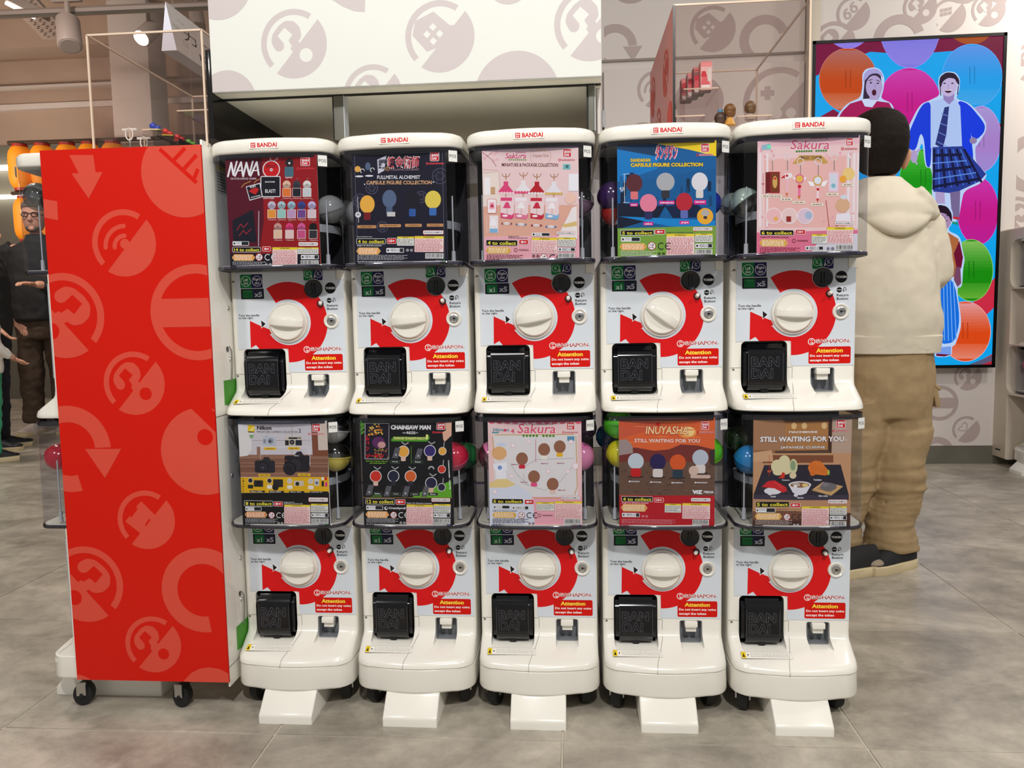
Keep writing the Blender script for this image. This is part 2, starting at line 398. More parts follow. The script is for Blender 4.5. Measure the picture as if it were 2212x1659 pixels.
def cap_print():
    P = Print(lambda a,b,h: (a*.9, -.0725-h, 1.1915-b*.9), .00008)
    P.rect(-.034,-.0075,.032,.0075,(236,234,228)); P.rr(-.0305,-.0055,-.0195,.0055,(204,24,30),.001)
    P.text('BAN',-.0290,-.0022,-.0210,.0034,WH,.02); P.text('DAI',-.0290,.0024,-.0222,.0034,WH,.02)
    P.text('BANDAI',-.0155,0,.0295,.0098,(204,24,30),.035); return P.mesh('cap_lettering')
CAPP = cap_print()
SEAMS = [[(0,.0198,.727),(0,.0198,.700),(0,.0165,.693),(-.001,.0095,.6885),(-.008,-.02,.6752),(-.016,-.045,.6642),(-.019,-.0595,.6592),(-.020,-.0665,.650),(-.020,-.0665,.645)],
 [(-.0105,.0198,.727),(0,.0198,.727)], [(-.126,.0198,.727),(-.1035,.0198,.727)], [(-.108,.0198,.948),(-.108,.0198,.926),(-.126,.0198,.926)], [(.108,.0198,.948),(.108,.0198,.926),(.126,.0198,.926)]]
def mk(name, bm, m, smooth=40):
    me = bpy.data.meshes.new(name); bm.to_mesh(me); bm.free()
    if smooth: me.shade_smooth(); me.set_sharp_from_angle(angle=math.radians(smooth))
    me.materials.append(M[m]); return me
G = {}
for _k, _p in enumerate(SEAMS): G['seam%d'%_k] = mk('seam', tube(BM(), _p, .00035, 6), 'seam')
G['hinge'] = mk('hinge', box(box(BM(),(-.121,.0185,.722),(-.117,.021,.725)),(-.121,.0185,.926),(-.117,.021,.929)), 'seam')
def ring_y(bm, ro, ri, h0, h1, org, n=32):
    lathe(bm, [(ri,h0),(ro,h0),(ro,h1),(ri,h1),(ri,h0)], n, 'Y', org, cap=False); return bm
G['handle'] = mk('turning_handle', lathe(BM(), [(.0435,0),(.0435,.004),(.0425,.006),(.0405,.006),(.0400,.0045),(.0390,.0045),(.0385,.010),(.0360,.0125),(.010,.0125)], 40, 'Y'), 'white')
def grip():
    bm = BM(); R = []
    for k in range(17):
        t = -1+2*k/16; x = .0370*t; d = .0155+.0115*(1-abs(t)**2.6); h = .0088*(1-.10*t*t); b = .0108*(1-abs(t)**6*.45); e = .0016
        R.append([(x,-.0110,-b),(x,-d+e,-h),(x,-d+e*.3,-h+e*.7),(x,-d,-h+e*1.6),(x,-d,h-e*1.6),(x,-d+e*.3,h-e*.7),(x,-d+e,h),(x,-.0110,b)])
    return loft(bm, R)
G['grip'] = mk('grip', grip(), 'white', 50)
G['coin'] = mk('coin_slot', lathe(BM(), [(.0198,0),(.0198,.003),(.0188,.0045),(.0170,.0035),(.002,.0030)], 32, 'Y'), 'dark')
G['slots'] = mk('slot_rib', box(box(BM(),(-.0040,-.0055,-.011),(-.0018,-.003,.011),.001),(.0018,-.0055,-.011),(.0040,-.003,.011),.001), 'dark')
G['btnring'] = mk('button_ring', ring_y(BM(), .0072, .0048, 0, .0012, (0,0,0), 20), 'dark')
G['btn'] = mk('return_button', lathe(BM(), [(.0042,0),(.0042,.016),(.0030,.0185)], 16, 'Y'), 'white')
G['dish'] = mk('lock', lathe(BM(), [(.0165,0),(.0160,.0035),(.0140,.0045),(.0105,.0015),(.0098,.001)], 28, 'Y'), 'white')
G['cyl'] = mk('lock_cylinder', lathe(BM(), [(.0096,0),(.0094,.0035),(.0070,.0042),(.0066,.0030),(.005,.0030)], 24, 'Y'), 'metal')
G['key'] = mk('keyhole', box(lathe(BM(), [(.0022,0),(.0022,.0038)], 12, 'Y'),(.0,-.0038,-.0007),(.0048,0,.0007)), 'dark')
def door():
    prof = [(.035,.679),(.014,.681),(.009,.685),(.005,.693),(.0035,.705),(.0035,.752),(.0065,.762),(.013,.768),(.019,.776),(.035,.777)]
    bm = prism(BM(), prof, -.1005, -.0135, 'X')
    es = [e for e in bm.edges if abs(e.verts[0].co.x-e.verts[1].co.x) < 1e-6]
    bmesh.ops.bevel(bm, geom=es, offset=.008, segments=4, affect='EDGES'); return bm
G['door'] = mk('capsule_door', door(), 'smoke', 35)
def emboss():
    bm = BM()
    for s, z, w in (('BAN',.7395,.0560),('DAI',.7155,.0440)):
        c = bpy.data.curves.new('t','FONT'); c.body = s; c.fill_mode = 'NONE'; c.bevel_depth = .012; c.bevel_resolution = 0; c.resolution_u = 3; c.offset = .03
        o = bpy.data.objects.new('t', c); me = o.to_mesh(); xs = [v.co.x for v in me.vertices]; ys = [v.co.y for v in me.vertices]
        sx, sy = w/(max(xs)-min(xs)), .0205/(max(ys)-min(ys)); b2 = BM(); b2.from_mesh(me)
        for v in b2.verts: v.co = Vector((-.0865+(v.co.x-min(xs))*sx, -.0034+.008-.0012-v.co.z*.02, z+((v.co.y-min(ys))*sy-.0102)))
        m2 = bpy.data.meshes.new('t2'); b2.to_mesh(m2); bm.from_mesh(m2); o.to_mesh_clear(); bpy.data.objects.remove(o)
    tube(bm, [(-.0915,.0034,.700),(-.0915,.0034,.757)], .0003, 5); tube(bm, [(-.0225,.0034,.700),(-.0225,.0034,.757)], .0003, 5)
    return bm
M['emb'] = mat('embossed_edge', (92,94,106), .3)
G['emboss'] = mk('embossed_lettering', emboss(), 'emb', 0)
G['notch'] = mk('door_notch', lathe(BM(), [(.0085,0),(.0085,.0004)], 20, 'Y'), 'dark')
def liner(x0,x1,z0,z1,y0,y1,t=.0015):
    bm = BM(); box(bm,(x0,y1-t,z0),(x1,y1,z1))
    box(bm,(x0,y0,z0),(x0+t,y1,z1)); box(bm,(x1-t,y0,z0),(x1,y1,z1)); box(bm,(x0,y0,z0),(x1,y1,z0+t)); box(bm,(x0,y0,z1-t),(x1,y1,z1)); return bm
G['dliner'] = mk('door_well', liner(-.1025,-.0115,.676,.780,.026,.053), 'dark')
G['refund'] = mk('refund_tray', liner(.037,.084,.676,.725,.021,.049), 'grey')
G['lever'] = mk('refund_lever', box(box(BM(),(.0470,.012,.7120),(.0740,.046,.7245),.002),(.0500,.020,.700),(.0720,.046,.7125),.001), 'white')
G['skirt'] = mk('base_skirt', loft(BM(), [plan(.1295-i, yf, .012, .045, .366, z) for z,i,yf in ((.054,.003,-.065),(.056,.0008,-.0672),(.060,0,-.068),(.1035,.0012,-.0668),(.1045,.0022,-.0658))]), 'white')
G['cap'] = mk('cap', loft(BM(), [plan(.1290-i, -.072+i, .009, .045, .366-i, z) for z,i in ((1.178,.0035),(1.179,.0015),(1.182,0),(1.197,0),(1.2015,.0012),(1.2045,.0035),(1.207,.008),(1.2095,.018),(1.2110,.03))]), 'white')
def binshell():
    bm = BM(); rings = [plan(.1270-i, -.066+i, .007, .036, .36, z) for z,i in ((.9475,.002),(.949,0),(.9525,0),(.9545,.0010),(.9565,.0012),(1.0,.0012),(1.10,.0015),(1.179,.0015))]
    return loft(bm, rings, caps=False)
G['bin'] = mk('capsule_bin', binshell(), 'bin')
G['tray'] = mk('bin_tray', loft(BM(), [plan(.1235-i, -.060+i, .006, .034, .10, z) for z,i in ((.949,0),(.9555,0),(.9555,.002),(.9525,.006))]), 'cream')
G['back'] = mk('bin_back_panel', box(BM(),(-.123,.100,.95),(.123,.106,1.178)), 'navy')
G['collar'] = mk('bin_collar', lathe(BM(), [(.104,1.026),(.106,1.026),(.107,1.042),(.102,1.042),(.101,1.028)], 40, 'Z', (0,.062,0), cap=False), 'lgrey')
G['hopper'] = mk('bin_hopper', lathe(BM(), [(.050,.957),(.062,.985),(.100,1.026),(.098,1.030),(.03,1.010)], 32, 'Z', (0,.062,0)), 'navy')
G['rod'] = mk('bin_rod', lathe(lathe(BM(), [(.0046,.955),(.0042,.978)], 14, 'Z'), [(.0018,.975),(.0018,1.090)], 12, 'Z'), 'lgrey')
G['rim'] = mk('bin_top_rim', loft(BM(), [plan(.1262-i, -.0655+i, .007, .036, .36, z) for z,i in ((1.166,.0015),(1.178,.0015),(1.178,.007),(1.166,.004))], caps=False), 'binrim') if False else None
def rimband():
    bm = BM(); A = [plan(.1250, -.0635, .007, .036, .099, z) for z in (1.168,1.1785)]; return loft(bm, A, caps=False)
M['rimc'] = clear('rim_plastic', (120,122,138), .06, .06, .5)
G['rim'] = mk('bin_top_rim', rimband(), 'rimc')
def baseband():
    return loft(BM(), [plan(.1272-i, -.0664+i, .007, .036, .36, z) for z,i in ((.9462,.004),(.9465,.0012),(.9485,0),(.9535,.0002),(.9545,.001))], caps=False)
M['basec'] = clear('bin_base_plastic', (96,94,122), .08, .06, .6)
G['base'] = mk('bin_lower_rim', baseband(), 'basec')
G['under'] = mk('bin_underside', loft(BM(), [plan(.1225, -.0600, .006, .034, .10, z) for z in (.9470,.9488)]), 'navy')
def pos():
    P = Print(lambda a,b,h:(a,-h,-b), .0001); P.rr(-.0092,-.0108,.0092,.0108,(226,226,224),.0008); P.text('POS',-.0070,.000,.0070,.0065,INK,.01); return P.mesh('tag')
G['pos'] = pos()
def foot():
    prof = [(-.1014,0),(-.1014,.0145),(-.1005,.0178),(-.0975,.0212),(-.092,.0262),(-.068,.0500),(-.062,.0552),(-.055,.0580),(.20,.0580),(.215,.054),(.22,.045),(.22,0)]
    R = []
    for x, i in ((-.0572,.0035),(-.0568,.0020),(-.0555,.0007),(-.0535,0),(.0535,0),(.0555,.0007),(.0568,.0020),(.0572,.0035)):
        R.append([(x, min(max(y, -.1014+i*.6), .22-i), max(0, z-(i if z > .001 else 0))) for y, z in prof])
    return loft(BM(), R)
G['foot'] = mk('stabilizer_foot', foot(), 'white')
G['fork'] = mk('caster', box(box(BM(),(-.016,-.012,.026),(-.0125,.012,.055)),(.0125,-.012,.026),(.016,.012,.055)), 'metal')
G['wheel'] = mk('wheel', lathe(lathe(BM(), [(.006,-.0115),(.0245,-.010),(.026,-.006),(.026,.006),(.0245,.010),(.006,.0115)], 28, 'X', (0,.0,.026)), [(.005,-.0175),(.005,.0175)], 10, 'X', (0,0,.026)), 'rubber')
def machine(label, loc, rz=0, ang=(0,0), xs=(1,1), group='two-tier capsule machines in the front row', cards=True, press=(0,0)):
    t = thing('capsule_machine', label, 'capsule machine', loc, rz, group)
    for tier in (0,1):
        dz = 0 if tier else -.54
        b = obj('body', BODY, 'white', t, (0,0,dz))
        ad = lambda n, k, m=None, l=(0,0,0), r=None, p=None: obj(n, G[k] if isinstance(k,str) else k, m, p or t, (l[0],l[1],l[2]+(dz if p is None or p is t else 0)), r)
        ad('front_sticker', FRONT, 'pr', p=b); ad('warning_label', WARN, 'pr', p=b); [ad('seam', 'seam%d'%q, p=b) for q in range(5)]; ad('hinge', 'hinge', p=b)
        ad('multiplier_window', WIN[xs[tier]], 'pr')
        h = ad('turning_handle', 'handle', l=(-.0005,.0195,.838)); ad('grip', 'grip', r=(0,math.radians(-ang[tier]),0), p=h)
        c = ad('coin_slot', 'coin', l=(.0578,.0193,.9085)); ad('slot_rib', 'slots', p=c)
        r = ad('return_button', 'btn', l=(.0715,.0195,.876), r=(math.radians(-8),0,math.radians(press[tier]))); ad('button_ring', 'btnring', l=(.0715,.0190,.8762))
        k = ad('lock', 'dish', l=(.0947,.0192,.8395)); ad('lock_cylinder', 'cyl', p=k); ad('keyhole', 'key', p=k)
        ad('door_well', 'dliner'); d = ad('capsule_door', 'door'); ad('embossed_lettering', 'emboss', p=d); ad('door_notch', 'notch', l=(-.057,.0133,.6815), p=d)
        f = ad('refund_tray', 'refund'); ad('refund_lever', 'lever', p=f)
        bn = ad('capsule_bin', 'bin'); ad('bin_top_rim', 'rim', p=bn); ad('bin_lower_rim', 'base', p=bn); ad('bin_underside', 'under', p=bn); ad('bin_tray', 'tray'); ad('bin_back_panel', 'back'); ad('bin_collar', 'collar'); ad('bin_hopper', 'hopper')
        ad('bin_rod', 'rod', l=(.1015,-.008,0)); ad('bin_rod', 'rod', l=(-.1015,-.008,0))
        ad('label_tag', G['pos'], 'pr', (.1125,-.0555,1.160), (0,0,math.radians(32)))
    cp = ad('cap', 'cap'); ad('cap_lettering', CAPP, 'pr', p=cp)
    obj('base_skirt', G['skirt'], None, t); obj('stabilizer_foot', G['foot'], None, t)
    for x, y, a in ((-.096,.005,-20),(.096,.02,12),(-.095,.31,5),(.095,.31,-8)):
        c = obj('caster', G['fork'], None, t, (x,y,0), (0,0,math.radians(a))); obj('wheel', G['wheel'], None, c)
    return t
# ------------------------------------------------------------------ display cards in the bins
CY, CW, CH = -.0555, .190, .2245
YL = (246,232,70); PK = (214,120,124)
class Card(Print):
    def __init__(s, TL, TR, BL, bg):
        ux, uy = TR[0]-TL[0], TR[1]-TL[1]; vx, vy = BL[0]-TL[0], BL[1]-TL[1]; D = ux*vy-uy*vx
        def fn(x, y, h):
            a, b = x-TL[0], y-TL[1]; u = (a*vy-b*vx)/D; v = (ux*b-uy*a)/D
            u = min(max(u,0),1); v = min(max(v,0),1)
            return (-CW/2+CW*u, -h, -CH*v)
        super().__init__(fn, .00006)
        s.bgc = bg; s.tl, s.tr, s.bl = TL, TR, BL; s.br = (TR[0]+vx, TR[1]+vy); s.poly([TL,TR,s.br,TL and BL], bg)
    def band(s, v0, v1, c, u0=0, u1=1):
        q = lambda u, v: (s.tl[0]+u*(s.tr[0]-s.tl[0])+v*(s.bl[0]-s.tl[0]), s.tl[1]+u*(s.tr[1]-s.tl[1])+v*(s.bl[1]-s.tl[1]))
        s.poly([q(u0,v0),q(u1,v0),q(u1,v1),q(u0,v1)], c)
    def collect(s, x0, y0, x1, y1, n, line=WH):
        s.rr(x0,y0,x1,y1,(12,12,12),10,line,4); s.text(n+' to collect',x0+14,(y0+y1)/2+2,x1-14,(y1-y0)*.66,YL,.02)
    def age(s, x0, y0, x1, y1, n): s.rr(x0,y0,x1,y1,(210,24,30),8,WH,4); s.text(n,x0+16,(y0+y1)/2,x1-16,(y1-y0)*.5,WH,.05)
    def orange(s, x0, y0, x1, y1, c=(240,158,70)):
        d = (y1-y0)*.35; s.poly([(x0+d,y0-4),(x1-d,y0-4),(x1+4,(y0+y1)/2),(x1-d,y1+4),(x0+d,y1+4),(x0-4,(y0+y1)/2)],(250,226,160))
        s.poly([(x0+d,y0),(x1-d,y0),(x1,(y0+y1)/2),(x1-d,y1),(x0+d,y1),(x0,(y0+y1)/2)],c)
        for k in range(4): s.fine(x0+24, y0+8+k*(y1-y0-10)/4, x1-24-10*(k%2), (y1-y0)*.13, (252,240,214))
    def fine(s, x0, y, x1, h, c, w=(10,34)):
        x = x0
        while x < x1: d = min(random.uniform(*w), x1-x); s.rect(x,y,x+d,y+h,c); x += d+random.uniform(4,9)
    def warn(s, x0, y0, x1, y1, big=True):
        s.rect(x0-2,y0-2,x1+2,y1+2,(190,120,110) if big else (90,90,90)); s.rect(x0,y0,x1,y1,(246,226,222) if big else (232,232,222)); hh = min(26,(y1-y0)*.2)
        s.rect(x0,y0,x1,y0+hh,(238,214,50)); s.text('ATTENTION !',(x0+x1)/2-(x1-x0)*.2,y0+hh/2,(x0+x1)/2+(x1-x0)*.2,hh*.6,INK,.03)
        n = int((y1-y0-hh-12)/(11 if big else 12))
        for k in range(n): s.fine(x0+8, y0+hh+8+k*(y1-y0-hh-12)/n, x1-8-random.choice((0,0,6,30)), 6 if big else 5, PK if big else (70,70,70))
    def bar(s, x0, y0, x1, y1):
        s.rect(x0,y0,x1,y1,(236,236,230)); x = x0+8; hb = y1-(y1-y0)*.25
        while x < x1-10: w = random.choice((3,4,7)); s.rect(x,y0+4,x+w,hb,(20,20,20)); x += w+random.choice((3,5))
        s.fine(x0+10,hb+4,x1-10,8,(60,60,60),(6,9))
    def namco(s, x0, y0, x1, y1):
        s.poly([(x0+14,y1),(x0+40,y1),(x0+16,y1+16)],(205,60,60)); s.rr(x0,y0,x1,y1,(240,236,232),10,(205,60,60),3); s.text('BANDAI NAMCO',x0+12,(y0+y1)/2,x1-12,(y1-y0)*.48,(40,30,50),.008)
    def logo(s, x0, y0, x1, y1, g, gc=(205,30,40)):
        s.rr(x0,y0,x1,y1,(212,30,36),8,WH if g else None,5); w=x1-x0; h=y1-y0
        s.text('BAN',x0+w*.14,y0+h*.33,x1-w*.08,h*.33,WH,.04); s.text('DAI',x0+w*.14,y0+h*.73,x1-w*.26,h*.33,WH,.04)
        gx0,gy,gx1 = g or (x0-45,y1+38,x1+45)
        s.ring(gx0+12,gy,14,6,gc); s.text('GASHAPON',gx0+30,gy,gx1,20,gc,.04,halo=WH if gc[1]<60 else None,hw=.05)
    def eco(s, x0, y0, x1, y1, dk=True):
        s.rr(x0,y0,x1,y1,(232,232,232),8); s.rect(x0+(x1-x0)*.55,y0+4,x1-6,y1-6,(30,36,40)) if dk else None
        s.circ(x0+20,(y0+y1)/2,11,(50,50,50)); s.fine(x0+42,y0+10,x0+(x1-x0)*.5,5,(60,60,60),(8,14)); s.fine(x0+42,y0+24,x0+(x1-x0)*.5,5,(60,60,60),(8,14))
        if not dk:
            for k in range(3): s.ring(x0+(x1-x0)*(.35+.18*k),(y0+y1)/2,13,4,(70,70,70))
            s.rect(x1-44,y0+4,x1-6,y1-6,(40,40,40))
    def ce(s, x, y, c=WH, toy=True):
        if toy:
            s.circ(x,y,42,(240,240,240)); s.ring(x,y,42,6,(190,50,50)); s.circ(x+12,y-12,9,(90,90,90)); s.text('0-3',x-26,y+14,x+12,16,(60,60,60),.03); s.line([(x-28,y-28),(x+28,y+28)],5,(190,50,50),False)
        s.ring(x+98,y,36,8,c,50,310); s.ring(x+172,y,36,8,c,50,310); s.rect(x+140,y-4,x+168,y+4,c)
    def lines(s, x0, y0, x1, n, c=(200,200,205), dy=15):
        for k in range(n): s.fine(x0, y0+k*dy, x1-(40 if k%2 else 0), 6, c)
        s.fine(x0,y0+n*dy+8,x1-60,8,c)
    def qr(s, x, y, c=(200,200,200)):
        for dx in (0,44): s.ring(x+dx,y,16,5,c,n=8); s.rect(x+dx-5,y-5,x+dx+5,y+5,c)
def blob(P, x, y, r, c, c2=None, ry=None):
    # plain rounded token in the colour of what the card shows there
    P.circ(x, y, r, c, ry)
    if c2: P.rr(x-r*.45, y+(ry or r)*.9, x+r*.45, y+(ry or r)*1.75, c2, r*.15)
def card_dark_red():
    P = Card((125,315),(1150,285),(180,1550),(150,18,26)); P.poly([(125,315),(540,305),(560,1000),(480,1550),(180,1550)],(88,12,34)); P.poly([(620,300),(760,300),(640,700)],(176,26,32))
    P.poly([(176,1370),(1188,1365),(1195,1530),(180,1550)],(20,20,32))
    for k,(x0,x1) in enumerate(((150,240),(236,330),(322,420),(412,510))):
        if k%2==0: P.line([(x0+6,515),(x0+44,368)],20,WH); P.line([(x0+44,368),(x1-22,498)],22,WH); P.line([(x1-22,498),(x1+18,352)],18,WH)
        else: P.line([(x0,510),(x0+70,360)],20,WH); P.line([(x0+70,360),(x1-6,500)],20,WH); P.line([(x0+24,455),(x1-20,450)],12,WH)
    P.text('CD-STYLE ACRYLIC CHARM',186,541,474,19,WH,.0)
    P.line([(638,290),(632,330),(660,350)],10,(210,200,196)); P.line([(712,288),(712,330),(665,350)],10,(210,200,196)); P.circ(645,440,98,WH); P.circ(645,440,88,(206,22,30)); P.circ(645,445,16,WH); P.circ(645,445,7,INK); P.text('Blast!',592,402,705,42,INK,.0,skew=.2)
    P.rr(532,522,740,735,(22,20,32),6,WH,8); P.text('BLACK STONES',576,577,684,16,WH); P.text('BLAST!',577,677,690,40,WH,.01)
    P.poly([(358,628),(520,588),(548,742),(400,782)],WH); P.poly([(366,634),(514,598),(538,738),(406,772)],(24,20,30)); P.text('BLAST!',405,627,470,24,WH,rot=8); P.poly([(390,680),(430,650),(480,640),(506,660),(470,715),(430,700)],(200,30,34)); P.text('BLACK STONES',416,737,522,15,WH,rot=12)
    P.line([(310,635),(340,600),(412,570)],8,(200,150,60)); P.line([(452,590),(480,560),(515,545)],5,(230,180,70))
    P.text('BLACK STONES',556,755,676,14,WH)
    rows = [(560,[(818,(230,190,160)),(930,(60,60,70)),(1045,(225,220,215))],645),(785,[(650,(200,190,210)),(760,(170,200,205)),(872,(160,190,205)),(985,(60,70,140)),(1100,(190,180,215))],880),(1025,[(718,(200,150,140)),(850,(220,60,120)),(984,(210,90,150)),(1115,(20,18,20))],1105)]
    sq = [[(226,120,50),(30,30,40),(200,205,205)],[(230,150,60),(150,200,190),(190,150,190),(110,70,140),(215,195,200)],[(226,190,160),(225,195,190),(200,80,130),(50,45,50)]]
    for r,(yy,its,ys) in enumerate(rows):
        for k,(x,c) in enumerate(its):
            P.line([(x-6,yy-12),(x+18,yy-22)],5,(160,120,120)); P.circ(x,yy+48,45,c); P.circ(x,yy+48,9,INK); P.poly([(x-45,yy+48),(x+45,yy+48),(x+30,yy+84),(x-30,yy+84)],tuple(int(v*.8) for v in c))
            P.rect(x-48,ys,x+48,ys+96,(236,230,224)); P.rect(x-44,ys+4,x+44,ys+92,sq[r][k]); P.text('Charm',x-40,ys+112,x+52,12,(235,200,190))
    P.circ(848,370,46,(40,36,40)); P.circ(848,374,12,WH); P.rect(795,414,895,518,(70,110,125)); P.text('TRAPNEST',800,530,886,15,WH)
    P.logo(978,318,1072,400,(930,433,1125),(226,60,70))
    P.poly([(205,1000),(440,880),(480,1240),(215,1240)],(24,24,38)); P.line([(255,1110),(300,1040),(330,1080),(380,1030)],8,(170,40,50)); P.line([(280,1170),(330,1110),(360,1150),(416,1095)],8,(170,40,50)); P.line([(505,900),(500,1280)],9,(190,180,190))
    P.eco(205,1232,392,1280); P.collect(206,1298,522,1350,'14'); P.age(548,1292,636,1340,'8+'); P.namco(952,1240,1168,1280)
    P.warn(658,1298,938,1502); P.warn(942,1298,1176,1370,False); P.orange(202,1382,458,1445); P.ce(508,1408); P.eco(980,1380,1178,1428,False); P.bar(978,1440,1178,1498); P.lines(205,1460,590,3); P.qr(590,1490); P.lines(610,1522,860,0); P.text('VE2833530',1032,1520,1140,16,WH); P.circ(1162,1519,11,YL)
    return P
def card_navy_figures():
    P = Card((200,268),(1232,238),(248,1530),(24,24,42)); P.line([(235,285),(1200,258),(1240,1465),(280,1490),(235,285)],4,(110,104,110))
    for x,y,r in ((1180,520,90),(430,650,70),(975,750,68),(550,1080,64),(300,790,80)): P.ring(x,y,r,10,(72,72,92)); P.ring(x,y,r*.55,8,(72,72,92)); [P.line([(x+r*.2*math.cos(a),y+r*.2*math.sin(a)),(x+r*.9*math.cos(a),y+r*.9*math.sin(a))],7,(66,66,86),False) for a in (0,1.05,2.1,3.14,4.2,5.2)]
    P.poly([(488,338),(590,290),(565,458),(498,495)],(206,206,214)); P.text('鋼',500,385,585,110,(60,60,76),.03); P.text('の',572,440,630,52,(150,110,70),.05)
    P.text('錬金術師',600,366,948,126,(206,60,74),.012,halo=(236,214,214),hw=.02); P.text('FULLMETAL ALCHEMIST',640,448,950,20,(150,120,124),.02)
    P.text('FULLMETAL ALCHEMIST',488,531,962,40,(226,226,230),.02); P.text('CAPSULE FIGURE COLLECTION',370,590,1090,42,(228,176,124),.02); P.circ(350,608,7,WH); P.circ(1108,587,7,WH)
    for x,y,r,c,c2 in ((380,830,82,(238,178,70),(120,26,34)),(625,770,78,(86,104,134),(78,96,124)),(880,790,82,(26,24,34),(50,90,160)),(1105,780,88,(228,204,84),(60,110,180))): blob(P,x,y,r,c,c2,100)
    P.rect(600,915,690,965,(206,204,200)); blob(P,272,440,34,(228,170,80)); blob(P,385,410,30,(84,100,126),None,44); P.ring(325,460,26,8,(220,220,220),0,250); P.ring(435,450,26,8,(220,220,220),0,250); P.circ(290,520,46,(225,225,228),10); P.circ(400,515,46,(225,225,228),10)
    P.line([(272,745),(284,1035)],4,WH); P.circ(278,946,32,(225,225,228))
    P.text('45',262,944,294,24,INK)
    for x0,x1,y,t in ((270,480,1080,'Edward Elric'),(515,755,1068,'Alphonse Elric'),(800,985,1064,'Roy Mustang'),(1040,1222,1062,'Riza Hawkeye')): P.rr(x0,y-17,x1,y+17,(196,142,92),8); P.text(t,x0+40,y,x1-40,16,(50,30,20),.02)
    P.logo(1072,262,1162,352,(1025,383,1218),(236,70,80)); P.namco(1002,1122,1222,1162); P.text('SALES OUTSIDE JAPAN ONLY',264,1194,438,11,WH)
    P.collect(262,1215,582,1272,'4'); P.age(604,1210,702,1266,'15+'); P.warn(714,1190,900,1290,False); P.warn(908,1185,1226,1360); P.text('Image is for illustration purposes.',272,1293,545,17,WH)
    P.orange(264,1318,528,1388); P.eco(595,1318,790,1370,False); P.qr(830,1342); P.bar(1028,1375,1228,1435); P.lines(272,1398,830,4); P.lines(285,1475,920,0); P.text('VE77548',1134,1465,1212,18,WH); P.circ(1232,1464,12,(70,170,90)); return P
def card_pink_boxes():
    P = Card((195,290),(1215,250),(230,1505),(236,206,204)); P.poly([(205,880),(1218,870),(1228,1215),(222,1225)],(226,172,150)); P.band(.765,1,(238,178,186))
    x = 240
    while x < 1220: P.rect(x,1235,x+7,1478,(228,152,166)); x += 20
    P.poly([(200,540),(385,520),(398,880),(212,900)],(238,222,210)); P.rect(225,590,285,770,(244,242,240)); P.line([(205,548),(380,528),(394,760)],10,(220,196,180),False); P.line([(205,505),(370,515)],4,(210,170,150))
    for k in range(14):
        x = random.uniform(205,370); y = random.uniform(300,470)-(x-200)*.15; P.circ(x,y,random.uniform(8,20),(232,182,190),n=8)
    P.line([(205,330),(300,400),(350,470)],5,(150,90,90)); P.line([(250,370),(300,330)],4,(150,90,90))
    P.text('Sakura',446,360,672,62,(216,90,120),.02,halo=(250,240,240),skew=.2); P.text('CARDCAPTOR',556,328,662,13,(200,90,110))
    for k in range(9): P.circ(486+k*22,403,10,(110,160,70),n=4)
    P.ring(820,365,110,4,(214,180,150)); P.line([(760,320),(800,290),(820,312),(840,285),(880,318)],6,(226,186,110)); P.text('Coquete Teria',735,362,905,40,(170,120,90),.0,skew=.2)
    P.text('MINIATURE & PACKAGE COLLECTION',410,455,1005,36,(110,50,50),.02); P.logo(1058,290,1140,370,(1010,402,1180)); P.rect(1058,445,1135,500,(120,190,190)); P.rect(1085,455,1115,485,(60,110,120))
    for x,c,hi,bc in ((455,(222,70,120),(244,210,214),(220,70,110)),(640,(238,232,232),(228,80,120),(228,110,140)),(785,(186,24,40),(240,226,226),(210,40,60)),(965,(232,230,234),(220,180,90),(130,180,220))):
        y = 700 if x!=640 else 690
        P.line([(x-42,y-150),(x-30,y-125),(x,y-115),(x+32,y-128),(x+44,y-155)],6,(176,120,60)); P.line([(x,y-150),(x,y-90)],8,(176,120,60)); P.line([(x,y-20),(x,y+110)],7,(176,120,60),False)
        P.rr(x-24,y-70,x+24,y-20,c,6); P.poly([(x-20,y-35),(x+20,y-35),(x+92,y+50),(x-92,y+50)],c)
        for k in range(6): P.circ(x-80+k*32,y+54,16,hi,n=8)
    for x,c in ((470,(222,70,120)),(622,(226,120,150)),(788,(200,40,64)),(948,(130,180,220))):
        P.poly([(x-68,800),(x+52,792),(x+74,800),(x+74,1005),(x+50,1028),(x-68,1015)],(238,214,214)); P.rect(x-68,800,x+52,835,c if c[0]>180 and c[1]<80 else (240,236,238)); P.poly([(x-68,960),(x+52,985),(x+74,960),(x+74,1005),(x+50,1028),(x-68,1015)],c)
        P.poly([(x-14,848),(x+14,848),(x+40,912),(x-45,912)],c if c[1]<90 else (244,240,240)); P.line([(x,912),(x,975)],4,(176,120,60)); P.circ(x-20,992,30,(244,236,236),12)
    for x,y,t,c in ((468,1075,'Clow Card',(150,90,80)),(622,1083,'Sakura Card',(110,120,150)),(785,1091,'Clow Card 2',(150,40,50)),(940,1103,'Clear Card',(90,120,170))): P.rr(x-58,y-9,x+58,y+9,c,3); P.circ(x,y,38,(246,240,240),14); P.text(t,x-30,y,x+30,12,c)
    P.rr(262,820,352,965,(248,238,238),8,(200,60,80),4); P.rect(280,850,335,925,(240,180,190)); P.poly([(300,870),(318,870),(332,905),(288,905)],(200,50,80)); P.rect(295,690,340,765,(206,160,120)); P.rr(282,990,378,1175,(240,230,228),4); P.rect(286,1130,372,1172,(130,180,220)); P.poly([(315,1020),(335,1020),(365,1095),(290,1095)],(244,244,246)); P.line([(250,1000),(256,1180)],3,WH)
    P.rect(1120,545,1222,725,(240,240,242)); P.poly([(1000,1230),(1100,1030),(1160,900),(1210,880),(1222,1230)],(240,232,228)); P.poly([(1060,1080),(1210,1040),(1215,1090),(1080,1110)],(220,190,120)); P.circ(1140,800,60,(240,200,180))
